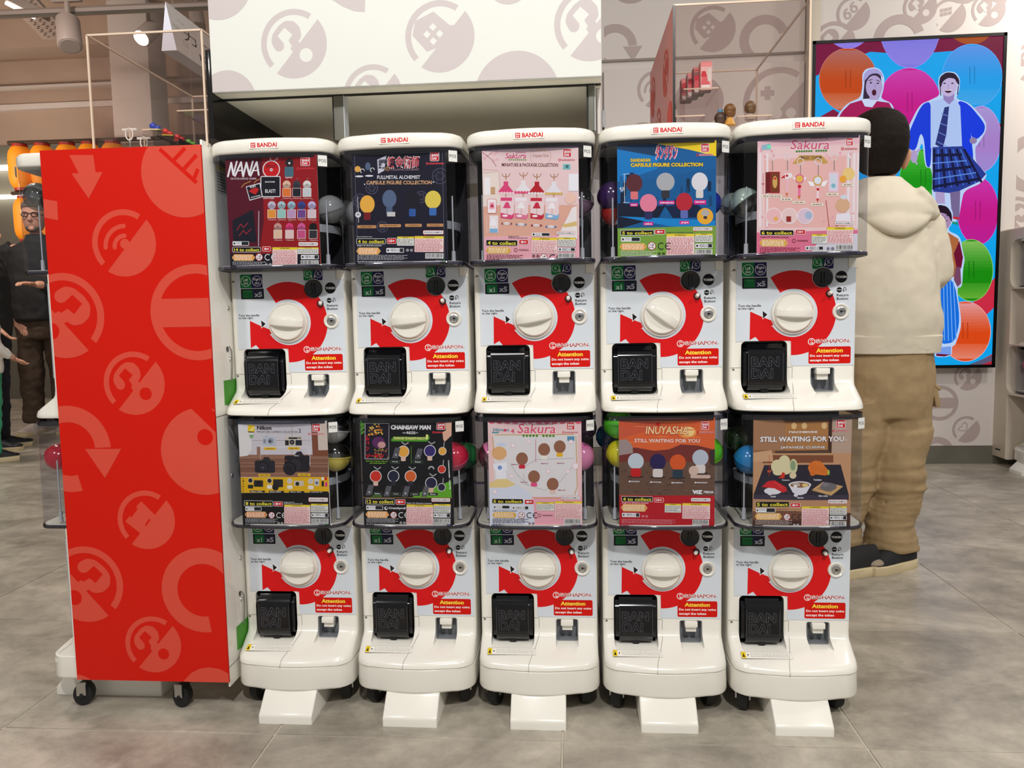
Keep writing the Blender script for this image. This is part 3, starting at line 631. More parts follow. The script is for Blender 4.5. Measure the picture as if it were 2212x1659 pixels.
    P.eco(738,1168,932,1205); P.namco(998,1152,1195,1185); P.text('Images are for',488,1210,600,14,INK); P.text('illustration purposes only',488,1226,695,14,INK)
    P.collect(250,1252,584,1310,'4',(245,220,220)); P.age(604,1246,698,1290,'8+'); P.warn(740,1220,1010,1385); P.warn(1018,1216,1205,1310,False); P.orange(252,1330,515,1392,(222,164,40)); P.text('KODANSHA',602,1352,706,17,(110,50,50)); P.ring(568,1354,20,5,(110,50,50),n=8)
    P.eco(1020,1322,1202,1362,False); P.ce(866,1430,INK); P.bar(1020,1380,1200,1438); P.lines(255,1408,650,4,(120,50,60)); P.qr(760,1415,INK); P.text('VE2799732',1072,1455,1165,16,(120,50,60)); P.circ(1188,1452,10,(90,130,60)); return P
def card_blue_yellow():
    P = Card((215,310),(1215,285),(215,1475),(12,96,158)); 
    P.poly([(215,310),(640,300),(560,560),(215,700)],(16,60,96)); P.poly([(216,362),(640,440),(620,560),(216,692)],(10,124,196)); P.poly([(216,700),(1205,560),(1205,1150),(215,1150)],(10,92,150))
    for k in range(26):
        x = random.uniform(230,1150); y = random.uniform(560,900); P.rect(x,y,x+random.uniform(12,40),y+random.uniform(40,150),random.choice([(8,40,70),(10,70,116),(12,100,160),(6,30,54)]))
    P.poly([(218,900),(700,930),(640,1040),(218,1160)],(10,22,48)); P.poly([(230,1030),(1208,1075),(1206,1160),(740,1130)],(14,134,206)); P.poly([(560,298),(1215,278),(1216,440),(940,372)],(246,214,34)); P.poly([(700,930),(1010,900),(1180,1040),(780,1050)],(8,30,66))
    P.band(.722,1,(124,166,62))
    for x,w in ((612,76),(690,46),(742,72)):
        pass
    P.text('ダンダダン',608,395,822,140,(206,50,84),.03,halo=(240,214,214),hw=.03)
    P.text('DANDADAN',352,472,552,34,(240,206,60),.05,halo=(20,20,40)); P.text('CAPSULE FIGURE COLLECTION',352,520,1082,38,(246,206,50),.05,halo=(20,20,40))
    P.line([(288,608),(290,892)],4,WH); P.line([(274,610),(336,606)],4,WH,False); P.line([(274,892),(336,892)],4,WH,False); P.text('4.5',236,752,286,28,WH); P.text('cm',246,775,276,12,WH)
    for x,y,r,c,c2 in ((388,700,84,(92,40,48),(226,120,120)),(532,900,88,(232,130,156),(40,44,90)),(895,890,84,(190,36,52),(96,110,180)),(705,690,92,(176,178,180),(50,50,60)),(1050,690,82,(226,224,226),(222,216,210))): blob(P,x,y,r,c,c2,92)
    for x0,x1,y,t in ((345,424,915,'MOMO'),(480,580,1105,'AIRA'),(640,798,894,'OKARUN'),(848,946,1094,'JIJI'),(992,1115,888,'TURBO GRANNY')): P.rect(x0,y-17,x1,y+17 if x0<990 else y+27,(220,24,140)); P.text(t,x0+10,y+2,x1-10,17,WH,.03)
    P.circ(1106,1032,82,(240,176,50)); blob(P,1108,1000,40,(186,180,170),(60,60,60),34)
    P.logo(1066,318,1140,395,(1015,425,1180)); P.namco(985,1142,1180,1175); P.collect(248,1172,584,1220,'5'); P.age(600,1166,696,1208,'8+'); P.eco(250,1240,448,1285); P.text('Image is for illustration purposes.',716,1194,990,15,INK)
    P.warn(716,1208,998,1422); P.warn(1006,1205,1182,1290,False); P.orange(240,1306,508,1368); P.ce(564,1330,INK); P.eco(1006,1305,1182,1350,False); P.bar(1006,1362,1180,1415); P.lines(245,1382,620,4,(226,236,214)); P.qr(640,1410,INK); P.text('VE0085H8',1072,1436,1150,16,WH); P.circ(1163,1434,11,(50,120,60)); return P
def card_pink_charms():
    P = Card((305,280),(1310,248),(295,1440),(240,206,204)); P.poly([(308,270),(1312,240),(1314,330),(308,360)],(236,190,196)); P.poly([(370,480),(1180,440),(1180,1140),(380,1150)],(238,186,178))
    for x in (320,392,1195,1250,1290): P.rect(x,420,x+20,1140,(240,230,230))
    for k in range(30): P.circ(random.choice((random.uniform(320,500),random.uniform(950,1290))),random.choice((random.uniform(360,500),random.uniform(1000,1150))),random.uniform(6,16),(234,170,180),n=6)
    P.band(.79,1,(226,118,146)); P.poly([(820,1440),(940,1240),(1310,1200),(1308,1420)],(216,214,222))
    P.text('Sakura',635,335,1022,96,(216,96,124),.01,halo=(252,244,244),skew=.2,hw=.02); P.text('CARDCAPTOR',826,274,1005,20,(150,90,80))
    for k in range(13):
        if k != 7: P.circ(694+k*24,402-k*.6,14,(86,140,60),n=4)
    P.poly([(650,520),(720,440),(940,440),(1005,510),(960,525),(900,490),(760,495),(690,525)],(206,160,84)); P.text('MAGIC CHARM',735,462,935,36,(90,60,40),.02)
    P.poly([(345,340),(435,325),(435,385),(345,390)],(150,190,200)); P.rect(400,340,435,370,(110,240,190))
    ring = lambda x,y,r=36: P.ring(x,y,r,8,(226,218,216))
    for x,y in ((452,455),(600,455),(730,500),(906,500),(1062,455),(1215,440)):
        ring(x,y); P.line([(x,y+36),(x+2,y+130)],7,(130,120,116))
    P.poly([(384,605),(428,600),(428,805),(384,812)],(110,20,26)); P.rect(428,600,526,808,(150,26,32)); P.rect(440,612,514,796,(120,60,30)); P.circ(478,700,24,(214,170,90),60); P.circ(478,665,12,(206,30,40))
    P.rr(590,660,610,830,(240,190,200),6); P.poly([(532,660),(570,620),(640,610),(655,650),(600,670)],(240,236,236)); P.poly([(532,662),(575,625),(580,662)],(206,40,50)); P.circ(597,638,13,(206,30,40)); P.poly([(582,806),(612,806),(597,846)],(214,120,40))
    P.rr(708,740,732,850,(236,120,160),6); P.circ(722,668,46,(228,110,150)); P.circ(722,668,34,(232,190,80)); P.circ(722,742,18,(206,30,50)); P.poly([(702,835),(736,835),(719,868)],(214,120,40)); P.poly([(650,650),(682,655),(680,690)],(245,240,240)); P.poly([(796,650),(764,655),(766,690)],(245,240,240))
    P.rr(892,740,914,870,(244,220,224),6); P.poly([(802,690),(860,700),(870,740),(830,740)],(248,246,246)); P.poly([(1004,680),(945,700),(938,740),(970,742)],(248,246,246)); P.circ(902,684,48,(216,170,80)); P.circ(902,684,36,(226,232,240)); P.circ(904,770,14,(206,30,40)); P.poly([(886,860),(918,860),(902,896)],(206,60,40))
    P.rect(1008,605,1106,795,(240,206,220)); P.rr(1025,620,1090,775,(214,222,232),10); P.circ(1056,735,22,(130,190,200))
    P.circ(1205,620,62,(240,206,130)); P.circ(1150,670,34,(238,170,60))
    for x0,x1,y in ((345,550,838),(530,650,868),(655,780,898),(836,960,918),(988,1110,818),(1142,1250,726)): P.rr(x0,y-13,x1,y+13,(244,238,220),6,(206,170,120),2); P.fine(x0+16,y-4,x1-16,8,(120,90,70))
    P.line([(360,615),(360,810)],4,(200,60,80)); P.text('30',345,718,372,14,(200,60,80))
    for x,c in ((465,(240,190,190)),(622,(236,206,200)),(780,(226,200,214))): P.circ(x,1032,80,(250,240,240)); P.circ(x,1032,74,c)
    P.rect(592,1035,640,1090,(150,40,40)); P.circ(815,1025,38,(170,190,214)); P.circ(488,1060,22,(236,180,90)); P.line([(985,880),(1005,1040),(1018,1140)],6,(176,60,60)); P.circ(1150,925,70,(222,178,140)); P.poly([(1090,1010),(1220,1000),(1240,1100),(1080,1100)],(238,234,240)); P.circ(1160,845,36,(214,222,232),22)
    P.logo(1178,278,1242,345,(1130,378,1285)); P.namco(1072,1086,1258,1118); P.collect(332,1172,664,1222,'6',(250,220,226)); P.age(688,1168,780,1208,'15+'); P.warn(998,1140,1256,1300); P.warn(845,1210,995,1302,False); P.text('Image is for illustration purposes.',336,1241,620,16,(80,30,50)); P.orange(326,1268,604,1330,(226,166,50)); P.text('KODANSHA',702,1275,810,17,(130,40,60)); P.ring(668,1276,20,5,(130,40,60),n=8)
    P.bar(1080,1312,1256,1370); P.eco(782,1328,964,1368,False); P.qr(1010,1352,(80,90,110)); P.lines(328,1345,730,4,(150,30,60)); P.text('VE80020',1184,1390,1256,16,(60,60,80)); P.circ(1272,1392,11,(220,180,60)); return P
def card_cameras():
    P = Card((205,165),(1365,150),(255,1520),(206,202,206)); P.poly([(208,590),(1160,580),(1385,590),(1385,865),(225,875)],(140,100,80))
    for k in range(12): y = 600+k*22; P.poly([(212+k,y),(1380,y-8),(1380,y+4),(212+k,y+12)],random.choice([(122,84,64),(160,120,96),(150,108,88),(110,74,58)]))
    P.line([(910,210),(912,580)],5,(150,140,140),False); P.line([(380,408),(1150,398)],5,(150,140,140),False); P.poly([(1160,170),(1240,165),(1255,520),(1385,520),(1385,600),(1180,600)],(128,76,54)); P.poly([(1245,165),(1368,160),(1378,520),(1258,525)],(212,196,182)); P.poly([(205,160),(400,160),(420,330),(205,330)],(222,222,222))
    P.poly([(208,322),(330,320),(382,400),(385,520),(330,600),(214,615)],(226,222,218)); P.poly([(350,340),(420,330),(380,390)],(130,170,110))
    P.rect(334,208,424,306,(240,206,40)); P.poly([(340,300),(424,212),(424,240),(370,304)],(250,236,140)); P.text('Nikon',338,296,420,22,INK,.05); P.text('Nikon',455,244,646,50,(20,20,20),.04); P.text('MINIATURE CAMERA COLLECTION',455,295,988,28,(30,30,30),.0); P.text('2',1000,278,1032,48,(30,30,30),.01)
    P.logo(1180,192,1276,284,(1122,318,1330)); P.line([(500,490),(1110,480),(1145,720),(1145,470)],5,(236,236,236),False); P.line([(498,490),(498,640)],6,(220,220,220),False); P.rect(450,486,496,640,(150,110,90))
    P.rr(528,358,704,472,(188,194,204),14); P.circ(632,412,40,(150,156,168)); P.circ(626,414,22,(110,114,126)); P.circ(624,416,11,(40,40,50)); P.rect(540,390,552,440,(110,114,124)); P.rect(558,390,568,440,(110,114,124)); P.rect(560,346,590,360,(170,176,186))
    P.rr(822,352,1046,474,(206,198,180),8); P.rect(822,400,870,464,(34,32,36)); P.rect(958,396,1040,464,(36,38,50)); P.rect(868,362,984,384,(40,38,40)); P.circ(912,424,44,(190,182,166)); P.circ(912,424,32,(40,36,36)); P.circ(912,424,14,(110,100,110)); P.rect(990,360,1030,380,(120,116,110))
    P.rr(420,660,686,818,(40,38,44),24); P.poly([(520,660),(545,618),(605,616),(635,665)],(44,42,48)); P.circ(532,740,72,(30,28,34)); P.circ(528,746,52,(52,50,60)); P.circ(526,750,36,(34,32,42)); P.circ(525,752,18,(80,76,90))
    P.rr(812,595,1130,800,(34,32,38),26); P.poly([(935,600),(975,545),(1030,538),(1070,600)],(44,40,46)); P.text('Nikon',940,595,1002,16,(210,210,210),.03); P.circ(950,720,84,(48,42,50)); P.circ(880,760,88,(26,24,30)); P.circ(870,764,70,(44,40,48)); P.circ(866,768,54,(34,30,38)); P.line([(812,660),(850,655)],5,(190,60,50)); P.rr(1080,590,1140,790,(36,34,40),16)
    for x0,x1,y,t in ((540,706,508,'COOLPIX S01'),(855,1016,502,'Nikon 28Ti'),(466,622,850,'Nikon Z50II'),(984,1150,838,'Nikon D850')): P.rr(x0,y-17,x1,y+17,(236,190,40),12); P.text(t,x0+26,y,x1-26,15,(60,40,20),.03)
    P.poly([(228,880),(1388,862),(1392,1060),(232,1080)],(226,178,24))
    for k,ch in enumerate('LINEUP'): P.text(ch,258,895+k*34,274,22,INK,.03)
    for k,x in enumerate((360,612,878,1152)):
        P.circ(x,920,34,(226,222,220)); P.circ(x,920,29,(40,38,40) if k<2 else (200,196,190)); P.rr(x-34,975,x+36,1022,(236,232,220) if k else (40,40,40),5)
        P.rect(x-10,1048,x+190+(40 if k==3 else 0),1072,(20,20,20)); P.text(('Nikon Z50II','Nikon D850','Nikon 28Ti','COOLPIX S01')[k],x+4,1060,x+150,14,WH)
    P.rr(405,915,528,1000,(44,40,40),10); P.circ(462,955,34,(30,28,30)); P.rr(660,900,790,1000,(40,36,36),10); P.circ(690,1000,44,(28,26,28)); P.rr(935,915,1060,982,(206,196,176),5); P.circ(978,955,26,(40,36,36)); P.rr(1200,890,1262,975,(206,206,210),6); P.circ(1232,940,20,(110,110,116)); P.rect(1295,915,1325,985,(34,30,34)); P.rect(1340,930,1368,985,(220,40,140)); P.rect(1335,865,1366,905,(210,40,30)); P.rect(1295,868,1325,905,(236,232,226))
    P.poly([(232,1082),(1392,1062),(1405,1500),(255,1530)],(16,16,18)); P.namco(1125,1130,1375,1180); P.collect(278,1182,652,1248,'8'); P.age(670,1190,782,1245,'8+'); P.eco(288,1258,502,1312); P.orange(284,1325,575,1395,(226,128,60)); P.ce(636,1364); P.warn(804,1225,1145,1468); P.warn(1155,1208,1380,1318,False); P.eco(1158,1328,1384,1382,False); P.bar(1158,1396,1384,1465); P.lines(290,1410,720,4); P.qr(730,1465); P.lines(290,1488,700,0); P.text('VE2834093',1218,1480,1340,18,WH); P.circ(1364,1470,13,(90,150,80))
    P.text('Images are for',804,1192,940,15,WH); P.text('illustration purposes only',804,1210,1048,15,WH); return P
def card_green_black():
    P = Card((172,205),(1305,190),(225,1515),(20,20,24)); P.poly([(172,205),(530,200),(505,222),(230,240),(180,380)],(66,120,40)); P.line([(180,260),(215,230)],16,(90,170,50)); P.line([(182,320),(215,290)],16,(90,170,50)); P.line([(182,370),(215,340)],16,(90,170,50))
    P.rect(228,236,532,676,(214,210,214)); P.rect(234,242,528,670,(26,22,38))
    for k in range(70): P.circ(300+random.uniform(-20,150),310+random.uniform(-65,75),random.uniform(5,14),random.choice([(230,180,50),(190,80,40),(60,60,60),(240,210,90)]),n=6)
    for k in range(40): P.circ(random.uniform(350,520),random.uniform(540,660),random.uniform(5,12),random.choice([(150,140,60),(130,50,80),(200,170,60)]),n=6)
    P.circ(400,470,80,(96,44,96),70); P.circ(440,500,50,(206,156,150),40)
    P.text('チェ',240,440,285,120,(190,24,40),.06); P.text('ン',240,545,285,60,(190,24,40),.06); P.text('ソーマン',240,638,470,60,(206,24,44),.06)
    P.text('Each has a lobster clasp ver.',246,700,524,18,(150,210,50)); P.text('and a ball chain ver.!',290,722,492,16,(150,210,50))
    P.text('CHAINSAW MAN',552,284,1050,58,(236,236,232),.06); P.text('REZE',752,350,860,30,WH,.02); P.text('THE MOVIE',700,352,742,14,WH); P.text('ARC',866,350,892,12,WH)
    P.poly([(560,430),(590,396),(985,400),(1020,370),(1040,415),(1000,455),(560,455)],(80,160,40)); P.text('TSUMANDE TSUNAGETE MASCOT',585,418,985,30,(240,236,140),.05,halo=INK); P.text('1',990,400,1015,60,(240,236,140),.05)
    P.logo(1126,222,1222,306,(1072,343,1275),(236,60,70)); P.poly([(1230,220),(1305,210),(1306,380),(1225,455),(1205,430),(1195,340),(1235,320)],(226,176,150))
    P.poly([(820,1140),(960,1060),(1100,1010),(1310,930),(1318,1135)],(96,170,40)); P.poly([(300,1140),(420,1080),(450,1140)],(60,110,34))
    for x,y,c,c2,kx in ((712,580,(232,170,70),(224,190,170),(570,640,(90,90,96))),(1042,570,(56,44,110),(224,190,170),(850,650,(90,90,96))),(368,885,(206,50,40),(220,190,170),(240,1100,(90,90,96))),(590,880,(34,36,60),(44,44,56),(465,1110,(90,90,96))),(805,880,(214,100,46),(44,44,56),(695,1110,(90,90,96))),(1062,960,(34,36,64),(220,180,160),(935,1110,(90,90,96)))):
        P.line([(x-20,y-115),(x+20,y-85),(x+60,y-110)],12,(176,176,176)); P.circ(x,y,74,(232,230,228)); blob(P,x,y,66,c,c2,66); ax,ay,ac = kx; P.poly([(ax,ay+20),(ax+40,ay-110),(ax+105,ay-108),(ax+75,ay+20)],ac); P.circ(ax+48,ay-20,12,(180,180,180))
    P.ring(1062,790,40,18,(170,170,170),0,180)
    for x,y,c in ((1198,570,(232,170,70)),(1192,790,(206,60,46)),(1192,1010,(34,36,60))): P.line([(x+20,y-110),(x+16,y-50)],10,(170,170,170)); P.circ(x,y,50,(232,230,228)); P.circ(x,y,44,c)
    for k,ch in enumerate('Connectable Charm!'):
        if ch != ' ': P.text(ch,1264+k*1.4,685+k*20,1284+k*1.4,13,WH,.04,rot=-90)
    for x0,y,t in ((552,704,'Denji'),(838,702,'Reze'),(334,1098,'Makima'),(565,1100,'Aki Hayakawa'),(805,1100,'Angel Devil'),(1030,1095,'Beam')): P.rr(x0,y-15,x0+115,y+15,(16,16,18),4,(100,130,100),3); P.text(t,x0+22,y,x0+92,15,WH)
    P.line([(810,515),(812,720)],5,(100,170,50)); P.poly([(205,1145),(1325,1135),(1325,1142),(205,1152)],(150,120,60))
    P.collect(244,1162,608,1226,'12'); P.age(628,1168,738,1226,'8+'); P.namco(1070,1145,1300,1185); P.text('Image is for illustration purposes.',758,1210,1075,18,WH); P.eco(250,1245,462,1300); P.circ(500,1276,22,WH); P.circ(506,1272,13,(20,20,24)); P.text('Crunchyroll',532,1276,745,34,WH,.03)
    P.orange(246,1320,535,1392); P.ce(596,1358); P.warn(758,1226,1090,1470); P.warn(1098,1215,1308,1320,False); P.eco(1098,1328,1308,1380,False); P.bar(1098,1392,1308,1460); P.lines(254,1402,660,4); P.qr(690,1452); P.lines(254,1480,1000,0); P.text('VE89608',1182,1478,1268,18,WH); P.circ(1290,1475,13,(60,100,190)); return P
def card_pink_frame():
    P = Card((205,170),(1335,158),(228,1508),(228,224,222)); P.poly([(205,170),(268,170),(290,1140),(225,1140)],(238,200,196)); P.poly([(1290,170),(1337,158),(1362,1140),(1300,1140)],(240,196,196)); P.poly([(206,190),(1336,178),(1338,345),(208,345)],(238,206,204))
    for k in range(12): P.circ(255+k*95,178,50,(226,96,116),46)
    P.band(.715,1,(238,170,182),.42,1)
    P.poly([(225,950),(460,900),(700,1060),(760,1160),(780,1500),(228,1508)],(216,222,234)); P.poly([(220,960),(330,900),(440,900),(550,970),(430,1010),(225,1010)],(232,206,140)); P.poly([(300,760),(420,750),(430,900),(310,905)],(240,240,244)); P.poly([(270,720),(430,690),(450,790),(280,790)],(238,240,246)); P.circ(345,585,92,(226,176,120),84); P.circ(370,478,60,(206,216,232),24); P.circ(352,762,26,(120,150,206))
    for pts in ([(290,360),(1255,348)],[(1272,370),(1292,980),(1262,1090)],[(265,380),(280,560)],[(760,1135),(1250,1130)]): P.line(pts,9,(204,156,70),False)
    P.text('Sakura',572,280,1035,120,(226,90,112),.01,halo=(252,240,240),skew=.15,hw=.02); P.text('4',485,312,530,56,(226,90,112),.02); P.text('CARDCAPTOR',796,224,1000,24,(150,90,110))
    for k in range(10):
        if k != 5: P.circ(642+k*40,368,19,(80,140,40),n=4)
    P.rect(258,322,340,338,(60,150,160)); P.text('Hügcot',272,302,466,52,(60,150,160),.03); P.circ(418,302,17,(226,60,110)); P.logo(1165,205,1252,290,(1108,326,1298)); P.rect(1168,372,1254,428,(90,150,180))
    P.line([(660,740),(800,660),(1240,640)],7,(190,186,184)); P.line([(640,830),(660,960),(900,1040),(1080,930),(1250,720)],7,(196,192,190)); P.line([(480,710),(560,840),(700,980)],7,(190,190,196))
    for x,y,c2 in ((622,650,(206,40,60)),(890,535,(240,236,220)),(1078,500,(236,180,40)),(768,870,(230,80,130)),(995,960,(230,200,190))): P.circ(x,y,72,(150,100,76),78); P.rr(x-38,y+74,x+38,y+122,c2,12)
    P.line([(788,412),(790,685)],5,(200,60,90)); 
    for x,y,t in ((540,720,'Sakura C'),(896,706,'Sakura D'),(1090,702,'Sakura E'),(650,938,'Sakura A'),(1102,1032,'Sakura B')): P.text(t,x-44,y,x+44,15,(160,50,80),.03)
    for x,y,r in ((512,488,30),(700,440,22),(498,868,26),(943,803,26),(1180,805,26),(1270,735,42),(1215,440,28),(290,1060,28)): P.circ(x,y,r,(240,190,200),n=10); P.circ(x,y,r*.8,(246,236,236),n=10)
    P.collect(258,1150,634,1206,'5',(230,220,224)); P.age(656,1158,764,1210,'8+'); P.namco(1100,1108,1328,1148); P.warn(798,1185,1015,1288,False); P.warn(1025,1172,1348,1385); P.eco(268,1230,474,1272); P.eco(500,1235,704,1280,False); P.text('Image is for illustration purposes.',262,1298,565,16,INK); P.orange(262,1315,552,1382,(224,164,44)); P.ce(618,1348,INK); P.text('KODANSHA',876,1347,996,18,(110,40,50)); P.ring(836,1348,22,5,(110,40,50),n=8)
    P.bar(1132,1388,1345,1458); P.lines(262,1395,700,4,(70,40,60)); P.qr(715,1450,(120,50,60)); P.lines(262,1475,900,0,(70,40,60)); P.text('VE77288',1216,1474,1304,18,INK); P.circ(1326,1470,13,(40,50,140)); return P
def card_sunset():
    P = Card((282,165),(1452,150),(290,1520),(222,100,52)); P.poly([(284,165),(900,155),(700,300),(284,420)],(206,90,60)); P.poly([(284,560),(480,520),(720,560),(900,540),(1040,480),(1240,490),(1470,540),(1468,760),(284,760)],(118,50,44)); P.circ(1120,330,110,(240,160,80),70); P.circ(1140,320,66,(250,214,140),56)
    for k in range(16): x = random.uniform(300,1300); y = random.uniform(190,520); P.circ(x,y,random.uniform(60,130),random.choice([(226,110,60),(216,84,44),(236,130,70)]),6,n=12)
    P.poly([(284,700),(1468,690),(1465,1112),(286,1112)],(104,78,64))
    for k in range(120): x = random.uniform(295,1430); y = random.uniform(720,1100); P.circ(x,y,random.uniform(10,34),random.choice([(120,92,76),(88,64,52),(110,82,66),(78,58,48)]),random.uniform(4,9),n=7)
    P.poly([(284,430),(380,420),(450,500),(458,590),(284,620)],(160,142,138)); P.poly([(1390,560),(1468,530),(1468,740),(1400,720)],(60,46,44))
    P.text('INUYASHA',616,306,1136,100,(248,216,156),.02,halo=(190,30,26),skew=.12,hw=.035); P.circ(762,234,22,(206,30,30)); P.text('STILL WAITING FOR YOU',476,434,1272,44,(236,226,220),.02)
    for x,y,c,c2 in ((492,690,(196,206,214),(196,30,34)),(762,695,(44,32,80),(220,210,204)),(1006,700,(216,90,40),(40,60,74)),(1280,640,(186,194,206),(222,212,206))): P.circ(x,y+190,100,(60,44,38),14); P.circ(x,y,98,c,100); P.rr(x-62,y+86,x+62,y+190,c2,22)
    P.circ(1200,800,60,(214,186,168)); P.rr(1160,850,1405,892,(206,180,166),18)
    for x,y,t in ((474,940,'INUYASHA'),(738,945,'KAGOME'),(1000,950,'SHIPPO'),(1282,945,'SESSHOMARU')): P.circ(x-60,y,10,WH); P.text(t,x-46,y,x+(66 if x<1200 else 84),15,WH,.03)
    P.text('VIZ',1185,1062,1312,48,(240,240,240),.08); P.text('MEDIA',1326,1060,1446,30,(240,240,240),.03); P.band(.702,1,(184,22,38))
    P.logo(1290,204,1376,292,(1232,328,1435)); P.collect(318,1128,698,1188,'4'); P.age(722,1142,832,1192,'15+'); P.text('Image is for illustration purposes.',322,1208,650,17,WH); P.orange(312,1226,632,1308,(226,160,70)); P.namco(1172,1136,1408,1176); P.warn(850,1210,1050,1318,False); P.warn(1066,1202,1402,1392); P.eco(322,1330,540,1382,False); P.qr(582,1370,(240,160,170)); P.bar(1190,1402,1390,1470); P.lines(316,1408,980,4,(236,150,160)); P.lines(316,1488,1280,0,(236,180,186)); P.text('VE28864',1318,1487,1406,18,WH); P.circ(1430,1490,12,YL); return P
def card_food():
    P = Card((285,160),(1530,160),(275,1520),(150,104,66)); P.poly([(290,160),(620,165),(700,260),(680,560),(290,560)],(166,122,88)); P.poly([(690,240),(1230,230),(1230,560),(700,570)],(176,124,72)); P.poly([(1236,160),(1280,160),(1270,620),(1230,620)],(66,44,34)); P.poly([(1280,170),(1528,170),(1520,640),(1280,640)],(186,160,140)); P.poly([(640,160),(1240,160),(1240,215),(690,220)],(90,58,40))
    for x in (800,930,1180): P.circ(x,268,34,(226,190,130),40)
    P.poly([(560,570),(1250,560),(1250,610),(570,625)],(90,66,56)); P.poly([(288,600),(1520,600),(1516,1170),(280,1170)],(196,150,110)); P.poly([(440,620),(1300,625),(1300,715),(400,720)],(128,78,50)); P.poly([(285,590),(520,560),(540,700),(285,700)],(206,164,124))
    P.poly([(425,742),(1392,740),(1500,1110),(1500,1175),(288,1160),(288,1105)],(44,40,52)); P.poly([(288,1105),(1500,1112),(1500,1190),(288,1160)],(62,56,72))
    for k in range(8): P.line([(400,880+k*30),(560+k*30,930+k*26),(760,1080+k*8)],2,(70,66,80),False)
    P.text('MACHIBOKE',738,343,1095,24,WH,.03); P.text('STILL WAITING FOR YOU',372,428,1432,66,(240,236,230),.04,halo=(90,40,36)); P.text('TM',1440,442,1468,12,WH); P.text('JAPANESE CUISINE',630,532,1192,38,(240,236,230),.02,halo=(90,50,40))
    for x,y,rx,ry in ((590,760,80,84),(680,700,72,76),(690,790,90,70),(600,830,66,40)): P.circ(x,y,rx,(222,212,166),ry)
    P.circ(796,760,52,(206,206,160),92); P.circ(790,750,34,(140,160,120),60); P.circ(790,870,44,(220,208,164),40); P.poly([(655,830),(690,840),(680,905),(605,900),(640,870)],(206,52,30)); P.line([(490,620),(488,880)],5,(206,50,20)); P.text('3.3',464,818,514,26,(236,110,60),.04)
    P.poly([(978,780),(1000,720),(1070,690),(1140,700),(1230,800),(1250,850),(1200,872),(1010,850)],(220,118,44)); P.circ(1040,850,34,(214,108,40),26); P.circ(1240,835,14,(170,190,70),34)
    for k in range(8): P.line([(1010+k*26,720+k*10),(1030+k*24,810+k*6)],5,(196,96,30))
    P.circ(535,1060,112,(226,226,230),44); P.circ(500,1090,30,(226,226,230),22); P.poly([(392,1010),(470,940),(560,930),(700,1010),(720,1060),(660,1080),(560,1030)],(206,40,46)); P.line([(560,950),(660,1030)],4,(236,110,110))
    P.poly([(735,985),(1022,985),(960,1090),(900,1110),(850,1110),(790,1080)],(224,224,230)); P.circ(878,985,144,(228,228,232),44); P.circ(878,988,122,(140,96,66),32); P.circ(835,985,50,(190,176,160),24); P.circ(945,990,40,(226,200,130),22); P.circ(822,1006,20,(240,236,230),22); P.circ(828,1112,26,(226,226,230),20)
    P.poly([(1040,1040),(1170,950),(1415,1000),(1275,1110)],(206,166,110)); P.poly([(1090,1035),(1180,975),(1360,1010),(1270,1080)],(170,130,90)); P.circ(1240,1010,105,(110,106,108),52); P.circ(1200,980,50,(126,122,124),26); P.line([(1040,1050),(1275,1112),(1415,1008)],12,(196,156,100))
    for x0,x1,y,t in ((648,750,928,'Tempura'),(1052,1152,924,'Tonkatsu'),(508,572,1128,'Sushi'),(848,926,1142,'Ramen'),(1116,1232,1120,'Zaru soba')): P.text(t,x0,y,x1,20,WH,.03)
    P.band(.745,.86,(186,140,104)); P.band(.86,1,(74,46,38)); P.poly([(280,1310),(900,1310),(900,1420),(280,1420)],(120,80,60)); P.logo(1335,200,1440,295,(1282,330,1490)); P.namco(1238,1168,1478,1212)
    P.collect(318,1192,742,1258,'5',(220,190,160)); P.age(766,1210,882,1260,'8+'); P.eco(318,1270,568,1325); P.text('Images are for',588,1290,730,16,INK); P.text('illustration purposes only',588,1312,842,16,INK); P.orange(308,1338,648,1410,(232,166,50)); P.ce(716,1380,INK); P.warn(905,1250,1250,1500); P.warn(1262,1245,1474,1350,False); P.eco(1262,1362,1474,1415,False); P.bar(1262,1430,1470,1500); P.lines(312,1420,780,4,(220,200,190)); P.qr(810,1478,(230,230,230)); P.lines(312,1510,880,0,(220,200,190)); P.text('VE28885',1312,1520,1420,18,(220,210,200)); P.circ(1450,1516,13,YL); return P
CARDS = [
 (card_dark_red,'dark red display card with a white hand-drawn title and rows of round disc charms',0,1,.006),
 (card_navy_figures,'navy blue display card with gear drawings and red Japanese lettering',1,1,.002),
 (card_pink_boxes,'pale pink display card showing four dress stands above four small gift boxes',2,1,0),
 (card_blue_yellow,'blue and yellow display card with a green lower strip',3,1,0),
 (card_pink_charms,'pink display card with six hanging key charms under a large pink script title',4,1,.003),
 (card_cameras,'display card with miniature cameras on a wooden table and a yellow line-up strip',0,0,.005),
 (card_green_black,'black and green display card with hanging charms and a vertical caption',1,0,.001),
 (card_pink_frame,'pink and white display card with a scalloped top edge and a gold frame',2,0,0),
 (card_sunset,'orange sunset display card over brown rocks with a red lower strip',3,0,0),
 (card_food,'brown display card showing sushi, ramen and tempura on a black tray',4,0,0)]
TIER = ('lower','upper'); NTH = ('leftmost machine of the front row','second machine from the left','middle machine of the front row','fourth machine from the left','rightmost machine of the front row')
def card(fn, label, i, up, dx):
    P = fn(); z = 1.1722 if up else .6335
    o = mkbox('display_card', (-CW/2,0,-CH), (CW/2,.0006,0), 'whc'); o.location = ((i-2)*P_+dx, CY, z)
    tag(o, label, 'card', 'display cards in the bins')
    P.build('printed_artwork', 'pr', o); return o
def build_cards():
    for a in CARDS: card(*a)
